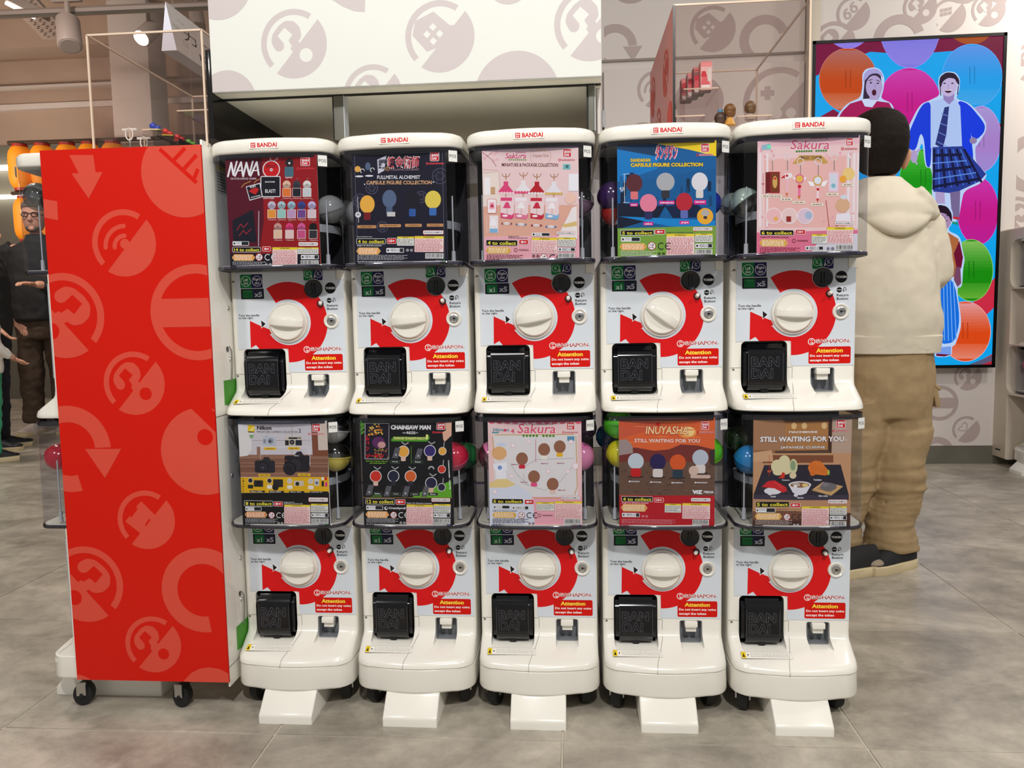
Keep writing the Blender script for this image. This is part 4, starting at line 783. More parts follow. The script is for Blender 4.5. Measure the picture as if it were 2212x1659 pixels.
# ------------------------------------------------------------------ capsules
capdark = {}
def capsule(x, y, z, r, top, low, label, seed=0, grp='toy capsules inside the bins'):
    def cm(c, full):
        k = (c, full)
        if k not in capdark: capdark[k] = (mat('capsule_solid', c, .15, coat=.5) if full else clear('capsule_clear', c, .16, .04, .6))
        return capdark[k]
    t = thing('capsule', label, 'capsule', (x,y,z), 0, grp); random.seed(seed*13+5)
    t.rotation_euler = (random.uniform(-.9,.9), random.uniform(-.7,.7), random.uniform(0,6))
    hs = [(r*math.cos(a), r*math.sin(a)) for a in [math.radians(v) for v in (0,15,30,45,60,72,82,88)]]
    obj('upper_shell', lathe(BM(), [(a*1.02, b) for a,b in hs], 28), cm(top, sum(top) < 600), t)
    obj('lower_shell', lathe(BM(), [(a, -b) for a,b in hs], 28), cm(low, sum(low) < 600), t)
    obj('seam_band', lathe(BM(), [(r*1.0,-.0015),(r*1.035,-.0012),(r*1.035,.0012),(r,.0015)], 28, cap=False), cm(low, sum(low) < 600), t)
    ins = BM(); box(ins, (-r*.5,-r*.4,-r*.5), (r*.5,r*.4,r*.25), r*.12); obj('wrapped_toy', ins, cm((150,146,142) if sum(top) > 500 else tuple(int(v*.8) for v in top), True), t)
    return t
def build_capsules():
    CL = (205,208,206)
    L = [(0,1,.098,.03,1.076,.030,(170,172,172),(150,152,150),'silver grey capsule beside the dark red card'),
     (0,1,.106,.085,1.066,.028,(90,92,92),CL,'dim grey capsule behind the silver grey one in the leftmost upper bin'),
     (1,1,-.108,.05,1.070,.030,(150,152,150),CL,'clear grey capsule left of the navy card'),
     (2,1,.096,.03,1.076,.031,CL,(130,100,120),'clear and plum capsule right of the pale pink card'),
     (3,1,-.100,.02,1.083,.031,(60,34,84),(60,34,84),'dark purple capsule left of the blue and yellow card'),
     (3,1,-.096,.03,1.052,.028,(170,40,34),(170,40,34),'red capsule under the purple one in the fourth upper bin'),
     (3,1,.100,.05,1.068,.026,(30,60,190),(40,70,190),'blue capsule right of the blue and yellow card'),
     (4,1,-.098,.02,1.062,.031,(170,190,176),CL,'pale greenish clear capsule left of the pink charm card'),
     (4,1,-.112,.075,1.066,.026,(160,176,160),CL,'clear capsule behind the greenish one in the rightmost upper bin'),
     (0,0,-.090,.0,.610,.033,CL,CL,'clear capsule at the upper left of the camera card'),
     (0,0,-.086,.0,.546,.033,CL,(225,225,225),'clear and white capsule at the lower left of the camera card'),
     (0,0,.096,.0,.610,.033,CL,(190,190,186),'clear capsule at the upper right of the camera card'),
     (0,0,.098,.0,.548,.032,CL,(214,196,90),'clear capsule with a yellow toy right of the camera card'),
     (1,0,.090,.0,.547,.031,(214,40,70),(222,90,130),'red and pink capsule right of the green and black card'),
     (1,0,.108,.05,.540,.030,(40,110,60),(30,90,50),'dark green capsule behind the red and pink one'),
     (2,0,-.092,.0,.549,.031,(232,130,176),(236,170,196),'pink capsule left of the gold framed card'),
     (2,0,.092,.0,.546,.031,(226,120,170),(230,140,180),'pink capsule right of the gold framed card'),
     (2,0,.104,.06,.598,.026,(90,44,84),(80,40,80),'dim purple capsule at the back right of the middle lower bin'),
     (3,0,-.092,.0,.614,.031,(80,190,50),(90,200,50),'bright green capsule at the upper left of the sunset card'),
     (3,0,-.088,.0,.552,.030,(214,206,30),(220,210,40),'yellow capsule left of the sunset card'),
     (3,0,-.110,.05,.580,.028,(24,62,84),(24,62,84),'dark teal capsule behind the green and yellow pair'),
     (3,0,.090,.0,.556,.031,(90,196,20),(130,210,30),'lime green capsule right of the sunset card'),
     (4,0,-.090,.0,.538,.030,(40,130,190),(30,120,180),'blue capsule left of the brown food card'),
     (4,0,-.106,.05,.575,.026,(40,60,34),(36,56,30),'dark olive capsule behind the blue one')]
    for k,(i,up,dx,y,z,r,a,b,lab) in enumerate(L): capsule((i-2)*P_+dx, y, z, r, a, b, lab, k)
# ------------------------------------------------------------------ setting
def tile_material():
    m = bpy.data.materials.new('stone_tile'); m.use_nodes = True; nt = m.node_tree; b = nt.nodes['Principled BSDF']; N = nt.nodes.new; L = nt.links.new
    g = N('ShaderNodeNewGeometry'); oi = N('ShaderNodeObjectInfo')
    def noise(sc, det, rough=.55, dist=0, vec=None):
        n = N('ShaderNodeTexNoise'); n.inputs['Scale'].default_value = sc; n.inputs['Detail'].default_value = det; n.inputs['Roughness'].default_value = rough; n.inputs['Distortion'].default_value = dist
        L(vec or g.outputs['Position'], n.inputs['Vector']); return n
    mp = N('ShaderNodeMapping'); mp.inputs['Scale'].default_value = (1,1.6,1); L(g.outputs['Position'], mp.inputs['Vector'])
    n1 = noise(3.0, 9, .66, .5, mp.outputs[0]); n2 = noise(18, 9, .75, .15); n3 = noise(120, 4, .6)
    cr = N('ShaderNodeValToRGB'); e = cr.color_ramp.elements; e[0].position=.32; e[0].color = lin((132,126,115))+(1,); e[1].position=.70; e[1].color = lin((198,189,174))+(1,)
    L(n1.outputs['Fac'], cr.inputs[0])
    mr = N('ShaderNodeMapRange'); mr.inputs[1].default_value=.35; mr.inputs[2].default_value=.66; mr.inputs[3].default_value=.84; mr.inputs[4].default_value=1.14; L(n2.outputs['Fac'], mr.inputs[0])
    mr2 = N('ShaderNodeMapRange'); mr2.inputs[3].default_value=.93; mr2.inputs[4].default_value=1.06; L(oi.outputs['Random'], mr2.inputs[0])
    mu = N('ShaderNodeMath'); mu.operation='MULTIPLY'; L(mr.outputs[0], mu.inputs[0]); L(mr2.outputs[0], mu.inputs[1])
    mx = N('ShaderNodeMix'); mx.data_type='RGBA'; mx.blend_type='MULTIPLY'; mx.inputs['Factor'].default_value=1; L(cr.outputs[0], mx.inputs['A']); L(mu.outputs[0], mx.inputs['B'])
    L(mx.outputs['Result'], b.inputs['Base Color'])
    rr = N('ShaderNodeMapRange'); rr.inputs[3].default_value=.22; rr.inputs[4].default_value=.5; L(n2.outputs['Fac'], rr.inputs[0]); L(rr.outputs[0], b.inputs['Roughness'])
    ad = N('ShaderNodeMath'); ad.operation='MULTIPLY_ADD'; L(n3.outputs['Fac'], ad.inputs[0]); ad.inputs[1].default_value=.35; L(n2.outputs['Fac'], ad.inputs[2])
    bp = N('ShaderNodeBump'); bp.inputs['Strength'].default_value=.22; bp.inputs['Distance'].default_value=.004; L(ad.outputs[0], bp.inputs['Height']); L(bp.outputs[0], b.inputs['Normal'])
    return m
def build_setting():
    M['tile'] = tile_material(); M['grout'] = mat('grout', (196,188,172), .8)
    fl = tag(mkbox('floor', (-9,-2.4,-.03), (5.2,7.2,-.0022), 'grout'), kind='structure')
    tm = None
    for i in range(-14, 8):
        for j in range(-4, 13):
            x0 = .05+.5865*i; y0 = -.14+.5615*j
            if tm is None:
                o = obj('tile', box(BM(), (.0020,.0020,-.008), (.5845,.5595,0), .0008, 1), 'tile', fl); tm = o.data
            else: o = obj('tile', tm, None, fl)
            o.location = (x0, y0, 0)
    # wall behind the screen
    wb = tag(mkbox('wall_back', (-.4,2.72,0), (4.6,2.9,4.2), 'wallw'), kind='structure')
    mkbox('wall_panel', (-.4,2.68,2.215), (1.33,2.72,4.2), 'wallw', wb, .004); mkbox('wall_panel', (.272,2.68,.1), (1.33,2.72,2.165), 'wallw', wb, .004)
    mkbox('wall_panel', (-.4,2.68,.1), (.262,2.72,2.165), 'wallw', wb, .004)
    mkbox('wall_panel', (1.40,2.655,.1), (1.985,2.72,4.2), 'wallw', wb); mkbox('wall_panel', (1.99,2.675,.1), (2.42,2.72,4.2), 'wallw', wb)
    mkbox('hinge', (.262,2.672,1.86), (.274,2.684,1.95), 'lgrey', wb, .002)
    tag(mkbox('trim_1', (1.335,2.60,0), (1.385,2.72,4.2), 'beige', None, .003), kind='structure')
    b = tag(mkbox('baseboard_back', (-.4,2.655,0), (1.99,2.72,.098), 'skirt', None, .002), kind='structure'); mkbox('skirting_section', (1.99,2.675,0), (4.6,2.72,.098), 'skirt', b)
    P = Print(lambda x,y,h: (x, 2.6545-h-(0 if 1.39 < x < 1.986 else (-.0205 if x > 1.986 else -.0255)), -y), .00010)
    ink, bs = (182,166,164), (216,208,204)
    E = [(1.20,1.95,.19,'pad'),(.42,2.62,.12,'hook'),(.80,2.95,.12,'hook'),(.28,2.75,.16,'disc'),(.33,2.28,.12,'arrow'),(.48,1.78,.10,'ball'),(.30,1.42,.11,'pad'),(.85,2.35,.12,'house'),(.78,1.98,.13,'disc'),(.98,1.62,.13,'hook'),(1.12,2.28,.13,'ringopen'),(1.15,2.75,.13,'hook'),(.62,1.40,.13,'hook'),(.55,2.05,.10,'wifi'),(1.2,1.5,.1,'sixes'),
      (1.565,2.385,.085,'sixes'),(1.70,2.56,.11,'disc'),(1.90,2.40,.085,'hook'),(1.80,2.24,.13,'ringopen'),(2.055,2.36,.085,'cube'),(2.13,2.50,.085,'hook'),(2.25,2.38,.085,'hook'),(2.32,2.54,.13,'ringopen'),
      (2.50,2.12,.10,'hook'),(2.52,1.60,.15,'arrow'),(2.45,1.32,.11,'hookm'),(2.62,2.4,.1,'wifi'),(2.7,1.8,.12,'disc'),(1.47,2.24,.11,'hook'),
      (1.64,.40,.1,'hook'),(1.90,.52,.13,'disc'),(1.915,.165,.072,'hook'),(2.07,.335,.095,'noentry'),(2.21,.475,.072,'hook'),(2.21,.19,.072,'heart'),(2.06,.06,.09,'ringopen'),(1.75,.3,.09,'wifi'),(1.5,.3,.11,'arrow')]
    for x,z,r,k in E:
        x0, x1 = (1.402,1.984) if 1.39<x<1.986 else ((1.991,2.42) if 1.986 < x <= 2.42 else ((2.43,4.5) if x>2.42 else (.275,1.328)))
        if x > 2.42: continue
        z0, z1 = (.1,4.2) if x>1.39 else ((.1,2.163) if z<2.17 else (2.217,4.2))
        P.clip = (x0, -z1, x1, -z0); emblem(P, x, -z, r, k, ink, bs)
    P.build('wall_print', 'prm', wb)
    P = Print(lambda x,y,h: (x, 2.7195-h, -y), .0001)
    for x,z,r,k in E:
        if x > 2.42: P.clip = (2.425,-4,4.5,-.1); emblem(P, x, -z, r, k, ink, bs)
    P.build('wall_print', 'prm', wb)
    tag(mkbox('ceiling', (-9.5,-1.0,4.15), (5.2,7.4,4.3), 'ceilm'), kind='structure')
    wl = tag(mkbox('wall_far', (-9.5,6.9,0), (-.4,7.1,4.2), 'ceilm'), kind='structure')
    mkbox('ledge_or_light_strip', (-9.5,6.84,3.30), (-.4,6.9,3.36), 'wallw', wl); mkbox('ledge_or_light_strip', (-9.5,6.80,3.52), (-.4,6.9,3.55), 'wallw', wl); mkbox('lower_panel', (-9.5,6.80,0), (-.4,6.9,2.9), 'fixd', wl); mkbox('ledge_or_light_strip', (-9.5,6.7,2.62), (-6.0,6.8,2.66), 'lamp', wl); mkbox('ledge_or_light_strip', (-9.5,6.7,2.30), (-6.0,6.8,2.33), 'lamp', wl)  # the last two boxes are glowing strips, the others plain ledges
    tag(mkbox('wall_left', (-9.7,-2,0), (-9.5,7.1,4.2), 'ceilm'), kind='structure')
    mkbox('soffit', (-9.5,6.5,3.85), (-.4,6.9,4.15), 'ceilm', wl)
    tag(mkbox('column', (-4.62,6.15,0), (-4.20,6.5,4.15), 'wallw', None, .01), 'square white column rising behind the lanterns', 'column', kind='structure')
    # ceiling services on the left
    t = thing('light_track', 'white lighting track across the upper left corner', 'track', (0,0,0)); 
    a = onp(0,31,4.4); b_ = onp(447,12,4.4)
    obj('rail', tube(BM(), [a+(a-b_)*1.2, b_+(b_-a)*.6], .035, 6), 'cup', t); obj('rail_slot', tube(BM(), [a+(a-b_)*1.2-Vector((0,.03,.03)), b_+(b_-a)*.6-Vector((0,.03,.03))], .012, 5), 'seam', t)
    for (px,py,Y,lab,on,s) in ((148,62,4.3,'large white spotlight hanging left of the column',0,1.0),(322,68,4.6,'white spotlight with a lit lens right of the column',1,.8),(425,38,5.0,'small white spotlight at the right end of the track',0,.7)):
        c = onp(px,py,Y); t = thing('spotlight', lab, 'lamp', c, 0, 'track spotlights')
        q = Vector((.25,-.35,-.9)) if not on else Vector((-.1,-.75,-.65)); rot = q.to_track_quat('Z','Y').to_euler()
        obj('housing', lathe(BM(), [(.035*s,-.10*s),(.085*s,-.08*s),(.088*s,.16*s),(.08*s,.17*s)], 24), 'cup', t, rot=rot)
        obj('lens', lathe(BM(), [(.074*s,.171*s),(.07*s,.175*s)], 24), 'lamp' if on else 'cup', t, rot=rot); obj('stem', tube(BM(), [(0,0,.0),(0,0,.22*s)], .02*s, 8), 'cup', t)
        obj('bracket', box(BM(), (-.12*s,-.02,.2*s), (.12*s,.02,.24*s), .004), 'cup', t)
    t = thing('cable_tray', 'perforated white ceiling channel in the top left corner', 'ceiling channel'); a = onp(20,-25,4.9); c = onp(125,85,5.6)
    d = (c-a).normalized(); up = Vector((0,0,1)); sd = d.cross(up).normalized()
    bm = BM(); pts = [a-sd*.14, a+sd*.14, c+sd*.14, c-sd*.14]; loft(bm, [[p for p in pts],[p+up*.03 for p in pts]]); obj('channel', bm, 'cup', t)
    P = Print(lambda x,y,h: tuple(a+(c-a)*y+sd*x-up*h), .002)
    for i in range(26):
        for j in range(3): P.circ(-.08+.08*j+(.02 if i%2 else 0), .03+i*.036, .015, (70,58,50), .007, n=8)
    P.build('perforation', 'prm', t)
    t = thing('linear_lamp', 'short lit lamp strip at the upper left edge', 'lamp', onp(44,22,4.6)); obj('lamp_strip', box(BM(), (-.13,-.02,-.015), (.13,.02,.015), .005), 'lamp', t, rot=(0,math.radians(28),0)); obj('lamp_housing', box(BM(), (-.2,-.05,.02), (.2,.08,.09), .01), 'cup', t, rot=(0,math.radians(28),0))
    # lanterns
    rod = obj('hanging_rod', tube(BM(), [onp(18,309,6.0),onp(120,306,6.0),onp(300,300,6.0),onp(500,292,6.0)], .022, 8), 'brown'); tag(rod, 'dark rod carrying the upper row of yellow lanterns', 'rod')
    rod = obj('hanging_rod', tube(BM(), [onp(26,418,6.0),onp(160,412,6.0),onp(300,408,6.0)], .02, 8), 'brown'); tag(rod, 'dark rod carrying the lower row of yellow lanterns', 'rod')
    proto = None
    def lantern(px, py, lab, k):
        c = onp(px, py, 6.0); t = thing('paper_lantern', lab, 'lantern', c, 0, 'yellow paper lanterns')
        prof = []
        for i in range(25):
            a = -1+2*i/24; r = .118*(1-abs(a)**5*.42)*(1 if i%2 else .975); prof.append((r, a*.215))
        obj('lantern_shade', lathe(BM(), prof, 20), 'yellow', t); obj('top_ring', lathe(BM(), [(.075,.205),(.075,.235)], 16), 'lred', t); obj('bottom_ring', lathe(BM(), [(.075,-.235),(.075,-.205)], 16), 'lred', t)
    
    for k,px in enumerate((46,94,148,196,246)): lantern(px, 363-k*1.5, ('leftmost yellow lantern of the upper row','second yellow lantern of the upper row','third yellow lantern of the upper row','yellow lantern just left of the white column foot','yellow lantern in front of the white column')[k], k)
    for k,px in enumerate((58,110)): lantern(px, 474-k, ('yellow lantern of the lower row behind the man with glasses','yellow lantern of the lower row behind the red panel')[k], k)
    t = thing('sign_prism', 'white three-sided hanging sign with black lettering', 'sign'); Y0 = 1.6; a = onp(357,3,Y0); bl = onp(349,110,Y0); br = onp(382,109,Y0); br.z = bl.z; D = Vector((0,1.1,0))
    bm = BM(); loft(bm, [[a,bl,br],[a+D,bl+D,br+D]]); M['bluew'] = mat('sign_card', (212,214,228), .6); obj('board', bm, 'bluew', t)
    nrm = (a-br).cross(Vector((0,1,0))).normalized(); nrm = nrm if nrm.x>0 else -nrm
    P = Print(lambda x,y,h: tuple(a+(br-a)*y+Vector((0,x,0))+nrm*(h+.0006)), .0004)
    P.rect(0,0,1.1,1,(226,220,216))
    for k in range(44): x,y = random.uniform(.04,1.06),random.uniform(.06,.94); P.ring(x,y,.03,.012,(204,196,194),n=14) if k%2 else P.circ(x,y,.022,(214,206,204),n=10)
    class _R: pass
    def tt(s, x0, x1, yc, h): 
        vs, fs, A, B, y0, y1 = textgeo(s, 0); i = len(P.v); P.l += 1
        for (x, y) in vs: P.v.append(P.fn(x0+(x-A)/(B-A)*(x1-x0), yc-((y-y0)/(y1-y0)-.5)*h, .0006))
        for f in fs: P.f.append(tuple(i+q for q in f)); P.c.append((30,28,30))
    tt('カワイイ', .10, .70, .48, .26); tt('KAWAII', .22, .62, .78, .15); P.build('printed_face', 'prm', t)
    obj('hanging_wire', tube(tube(BM(), [a+Vector((0,.06,0)), Vector((a.x,a.y+.06,4.15))], .0012, 6), [a+Vector((0,1.0,0)), Vector((a.x,a.y+1.0,4.15))], .0012, 6), 'metal', t)
def onp(px, py, Y):
    d = _f + _r*((px-1106)/CF) - _u*((py-829.5)/CF); return CP + d*((Y-CP.y)/d.y)
# ------------------------------------------------------------------ big fixture behind the row
def build_fixture():
    FY = -.045
    a = onp(455,202,FY); b = onp(1300,163,FY); zs = (a.z+b.z)/2; x0 = -.6435; x1 = b.x
    t = thing('display_header', 'deep display box on three machine tops with a white patterned fascia and grey underside', 'display box', (-.26,.40,1.2126))
    O = Vector((-.26,.40,1.2126)); L = lambda n, p, q, m, bev=0: mkbox(n, tuple(Vector(p)-O), tuple(Vector(q)-O), m, t, bev)
    f = L('fascia', (x0,FY,zs), (x1,FY+.012,2.1), 'whp', .001)
    P = Print(lambda x,y,h: (x-O.x, FY-O.y-.0003-h, -y-O.z), .00006); bs = (220,221,216); ink = (197,188,188); P.clip = (x0+.001,-2.09,x1-.001,-zs-.001)
    P.rect(-1,-2.4,1,-1.2,bs); w = 1.58/2.0
    for px,py,r,k in ((635,95,.0675,'hook'),(950,79,.069,'house'),(1275,52,.070,'hook'),(492,218,.060,'disc'),(806,206,.060,'hook'),(1117,205,.084,'disc'),(470,-35,.07,'disc'),(1098,-40,.043,'disc')):
        p = onp(px,py,FY); emblem(P, p.x, -p.z, r, k, ink, bs)
    P.poly([(lambda p: (p.x,-p.z))(onp(*q,FY)) for q in ((718,0),(716,-60),(792,-60),(788,26),(765,24),(740,14))], ink)
    P.build('fascia_print', 'prm', f)
    L('soffit', (x0,FY+.012,zs), (x1,.80,zs+.012), 'fixture'); L('header_top', (x0,FY+.012,2.088), (x1,.80,2.1), 'fixture'); L('back_panel', (x0,.79,1.2130), (x1,.80,2.09), 'fixture')
    L('side_board', (-.6545,FY,1.2130), (-.6440,.80,zs+.085), 'gloss', .0006)
    for x,wd in ((-.3975,.020),(.1225,.012)):
        L('upright', (x-wd/2,.0,1.2130), (x+wd/2,.03,zs), 'fixd', .001); L('upright_edge', (x+wd/2+.0005,.0,1.2130), (x+wd/2+.0025,.03,zs), 'lgrey'); L('upright_gap', (x-wd/2-.003,.002,1.2130), (x-wd/2-.0005,.03,zs), 'dark')
    L('rail', (x0,.0,zs-.0035), (x1,.006,zs-.0005), 'dark')
    L('end_panel', (x1-.006,.031,1.2130), (x1,.79,zs), 'wallw')
# ------------------------------------------------------------------ left unit
def build_left_unit():
    t = machine('white two-tier capsule machine at far left, facing left, covered by a red side panel', (-1.0276,.060,0), -PI/2, (4,-3), (1,1), 'two-tier capsule machines facing left'); KY = .78; t.scale.y = KY; own = set(t.children)
    [c for c in t.children if c.name.startswith('cap') and c.data == G['cap']][0].location.z = -.012
    for c in t.children:
        if c.name.startswith('base_skirt'): c.location.z = .019
    # local frame: world x = -1.032 + ly, world y = .060 - lx  -> red panel on local x = +.131
    sp = obj('side_panel', box(BM(), (.1305,.032,.0745), (.1345,.373,1.1965), .0006, 1), 'red', t)
    P = Print(lambda x,y,h: (.1348+h, .032+.341*x, 1.1915-1.117*y), .00006); ink, bs = (212,76,60), (206,24,8)
    fx = lambda x, y: (x, y)
    # drawn in metres across (0..341) and down (0..1117) then scaled
    P.fn = lambda x,y,h: (.1348+h, .032+x, 1.1915-y); P.clip = (.0005,-.0048,.3405,1.1165); P.rect(0,-.005,.341,1.117,bs)
    def px(x, y):       # photo pixel on the panel plane -> panel metres
        p = onp(x, y, -.0745); return (p.x+1.0, 1.1915-p.z)
    for x,y,r,k in ((268,525,.068,'wifi'),(290,828,.066,'hook'),(316,1123,.063,'spool'),(331,1392,.062,'hook'),(138,682,.088,'hookm'),(186,1262,.083,'hookm'),(425,675,.098,'noentry'),(398,372,.090,'disc'),(440,975,.092,'big'),(440,1275,.092,'ringopen'),(150,970,.092,'arrow'),(170,1505,.05,'disc')):
        a, b = px(x, y); emblem(P, a, b, r, k, ink, bs)
    a = [px(x,y) for x,y in ((150,335),(202,335),(207,372),(222,372),(192,429),(155,375),(170,374))]; P.poly(a, ink); P.poly([px(x,y) for x,y in ((94,430),(124,435),(126,476),(96,470))], ink)
    for u in (((345,322),(425,395)),((372,350),(400,320)),((395,368),(425,335)),((418,390),(428,365))): P.line([px(*q) for q in u], .008, bs, False)
    a, b = px(455,1480); P.circ(a, b+.03, .07, ink)
    P.build('panel_print', 'pr', sp)
    # back plate with its screws, lock cable and tape (world x = -.659)
    bk = obj('back_plate', box(BM(), (-.128,.368,.062), (.1300,.3725,1.208), .002), 'white', t)
    obj('plate_joint', box(box(BM(), (-.127,.3720,.1058), (.1295,.3732,.1068)), (-.127,.3720,.6445), (.1295,.3732,.6455)), 'seam', bk)
    P = Print(lambda x,y,h: (.060-x, .3728+h, 1.172-y), .0001); P.rect(-.012,0,.03,.012,(226,206,40)); P.rect(-.012,.013,.03,.060,(226,224,214))
    for q in range(7): P.rect(-.010,.017+q*.006,.026,.0195+q*.006,(70,70,70))
    P.build('rating_label', 'pr', bk)
    for (yy,z) in ((.012,.870),(.010,.760),(.010,.320),(.004,.228),(-.01,.51)):
        c = obj('screw', lathe(lathe(BM(), [(.0052,0),(.0048,.0015),(.003,.0022)], 14, 'X'), [(.0015,.0022),(.0015,.0024)], 6, 'X'), 'metal', t); c.location = (.060-yy, .3726, z); c.rotation_euler = (0,0,PI/2)
    for z0 in (.655,.115):
        obj('green_tape', box(BM(), (.030,.3728,z0+.010), (.088,.3738,z0+.062)), 'green', t)
        cb = BM(); tube(cb, [(.062,.372,z0+.128),(.064,.378,z0+.134),(.061,.381,z0+.124),(.058,.379,z0+.105),(.056,.377,z0+.080),(.055,.3748,z0+.058)], .0016, 8); obj('lock_cable', cb, 'metal', t)
        obj('cable_hole', lathe(BM(), [(.006,.0),(.006,.0006)], 14, 'X'), 'dark', t, loc=(.062,.3728,z0+.128), rot=(0,0,PI/2))
    for c in t.children:
        if c not in own:
            c.location.y = (c.location.y-.0044)/KY
            if abs(c.rotation_euler.z) < .1: c.scale.y = 1/KY
        elif c.name.startswith('bin_back_panel'): c.location.y = -.075
    capsule(-1.070,.010,1.118,.030,(196,198,194),(205,208,206),'clear capsule in the upper bin of the far left machine',81,'capsules in the far left machine')
    capsule(-1.066,.012,.548,.030,(190,30,50),(200,40,60),'red capsule in the lower bin of the far left machine',82,'capsules in the far left machine')
    return t
def _unused(): pass
def build_machines():
    labs = ['leftmost white two-tier capsule machine of the front row, beside the red panel','white two-tier capsule machine second from the left, with a navy card on top','middle white two-tier capsule machine of the front row, with two pink cards','white two-tier capsule machine fourth from the left, with a sunset card below','rightmost white two-tier capsule machine of the front row, beside the boy']
    A = [(-1,-5),(-1,6),(-2,10),(0,-36),(1,-3)]; X = [(1,0),(1,1),(1,1),(0,1),(0,0)]; PR = [(8,18),(8,6),(4,0),(-14,-4),(-10,-6)]
    for i in range(5): machine(labs[i], ((i-2)*P_,0,0), math.radians((0,-.4,0,.3,0)[i]), A[i], X[i], press=PR[i])
# ------------------------------------------------------------------ acrylic cases
def acrylic(name, label, x0, x1, y0, y1, z0, z1, cat='display case', t_=.004, grp='clear acrylic display cases'):
    t = thing(name, label, cat, ((x0+x1)/2,(y0+y1)/2,z0), 0, grp); w, d, h = (x1-x0)/2, (y1-y0)/2, z1-z0
    for nm,a,b in (('front_pane',(-w,-d,0),(w,-d+t_,h)),('back_pane',(-w,d-t_,0),(w,d,h)),('left_pane',(-w,-d,0),(-w+t_,d,h)),('right_pane',(w-t_,-d,0),(w,d,h)),('top_pane',(-w,-d,h-t_),(w,d,h))):
        o = mkbox(nm, a, b, None, t); pass
        o.data.materials.clear(); o.data.materials.append(M['acr'])
    e = BM(); k = t_*.45
    for s in (-1,1):
        for q in (-1,1): box(e, (s*w-k,q*d-k,0), (s*w+k,q*d+k,h))
        box(e, (-w,s*d-k,h-k), (w,s*d+k,h+k)); box(e, (s*w-k,-d,h-k), (s*w+k,d,h+k))
    obj('polished_edges', e, 'acre', t); return t
def riser(label, x0, x1, y0, y1, z0, z1):
    t = thing('acrylic_riser', label, 'display stand', ((x0+x1)/2,(y0+y1)/2,z0), 0, 'clear risers in the cases'); w, d, h = (x1-x0)/2, (y1-y0)/2, z1-z0
    for nm,a,b in (('shelf_top',(-w,-d,h-.003),(w,d,h)),('side',(-w,-d,0),(-w+.003,d,h)),('side',(w-.003,-d,0),(w,d,h))): o = mkbox(nm,a,b,None,t); o.data.materials.append(M['acr'])
    obj('front_edge', box(BM(), (-w,-d-.0005,h-.003), (w,-d+.0005,h)), 'acre', t); return t
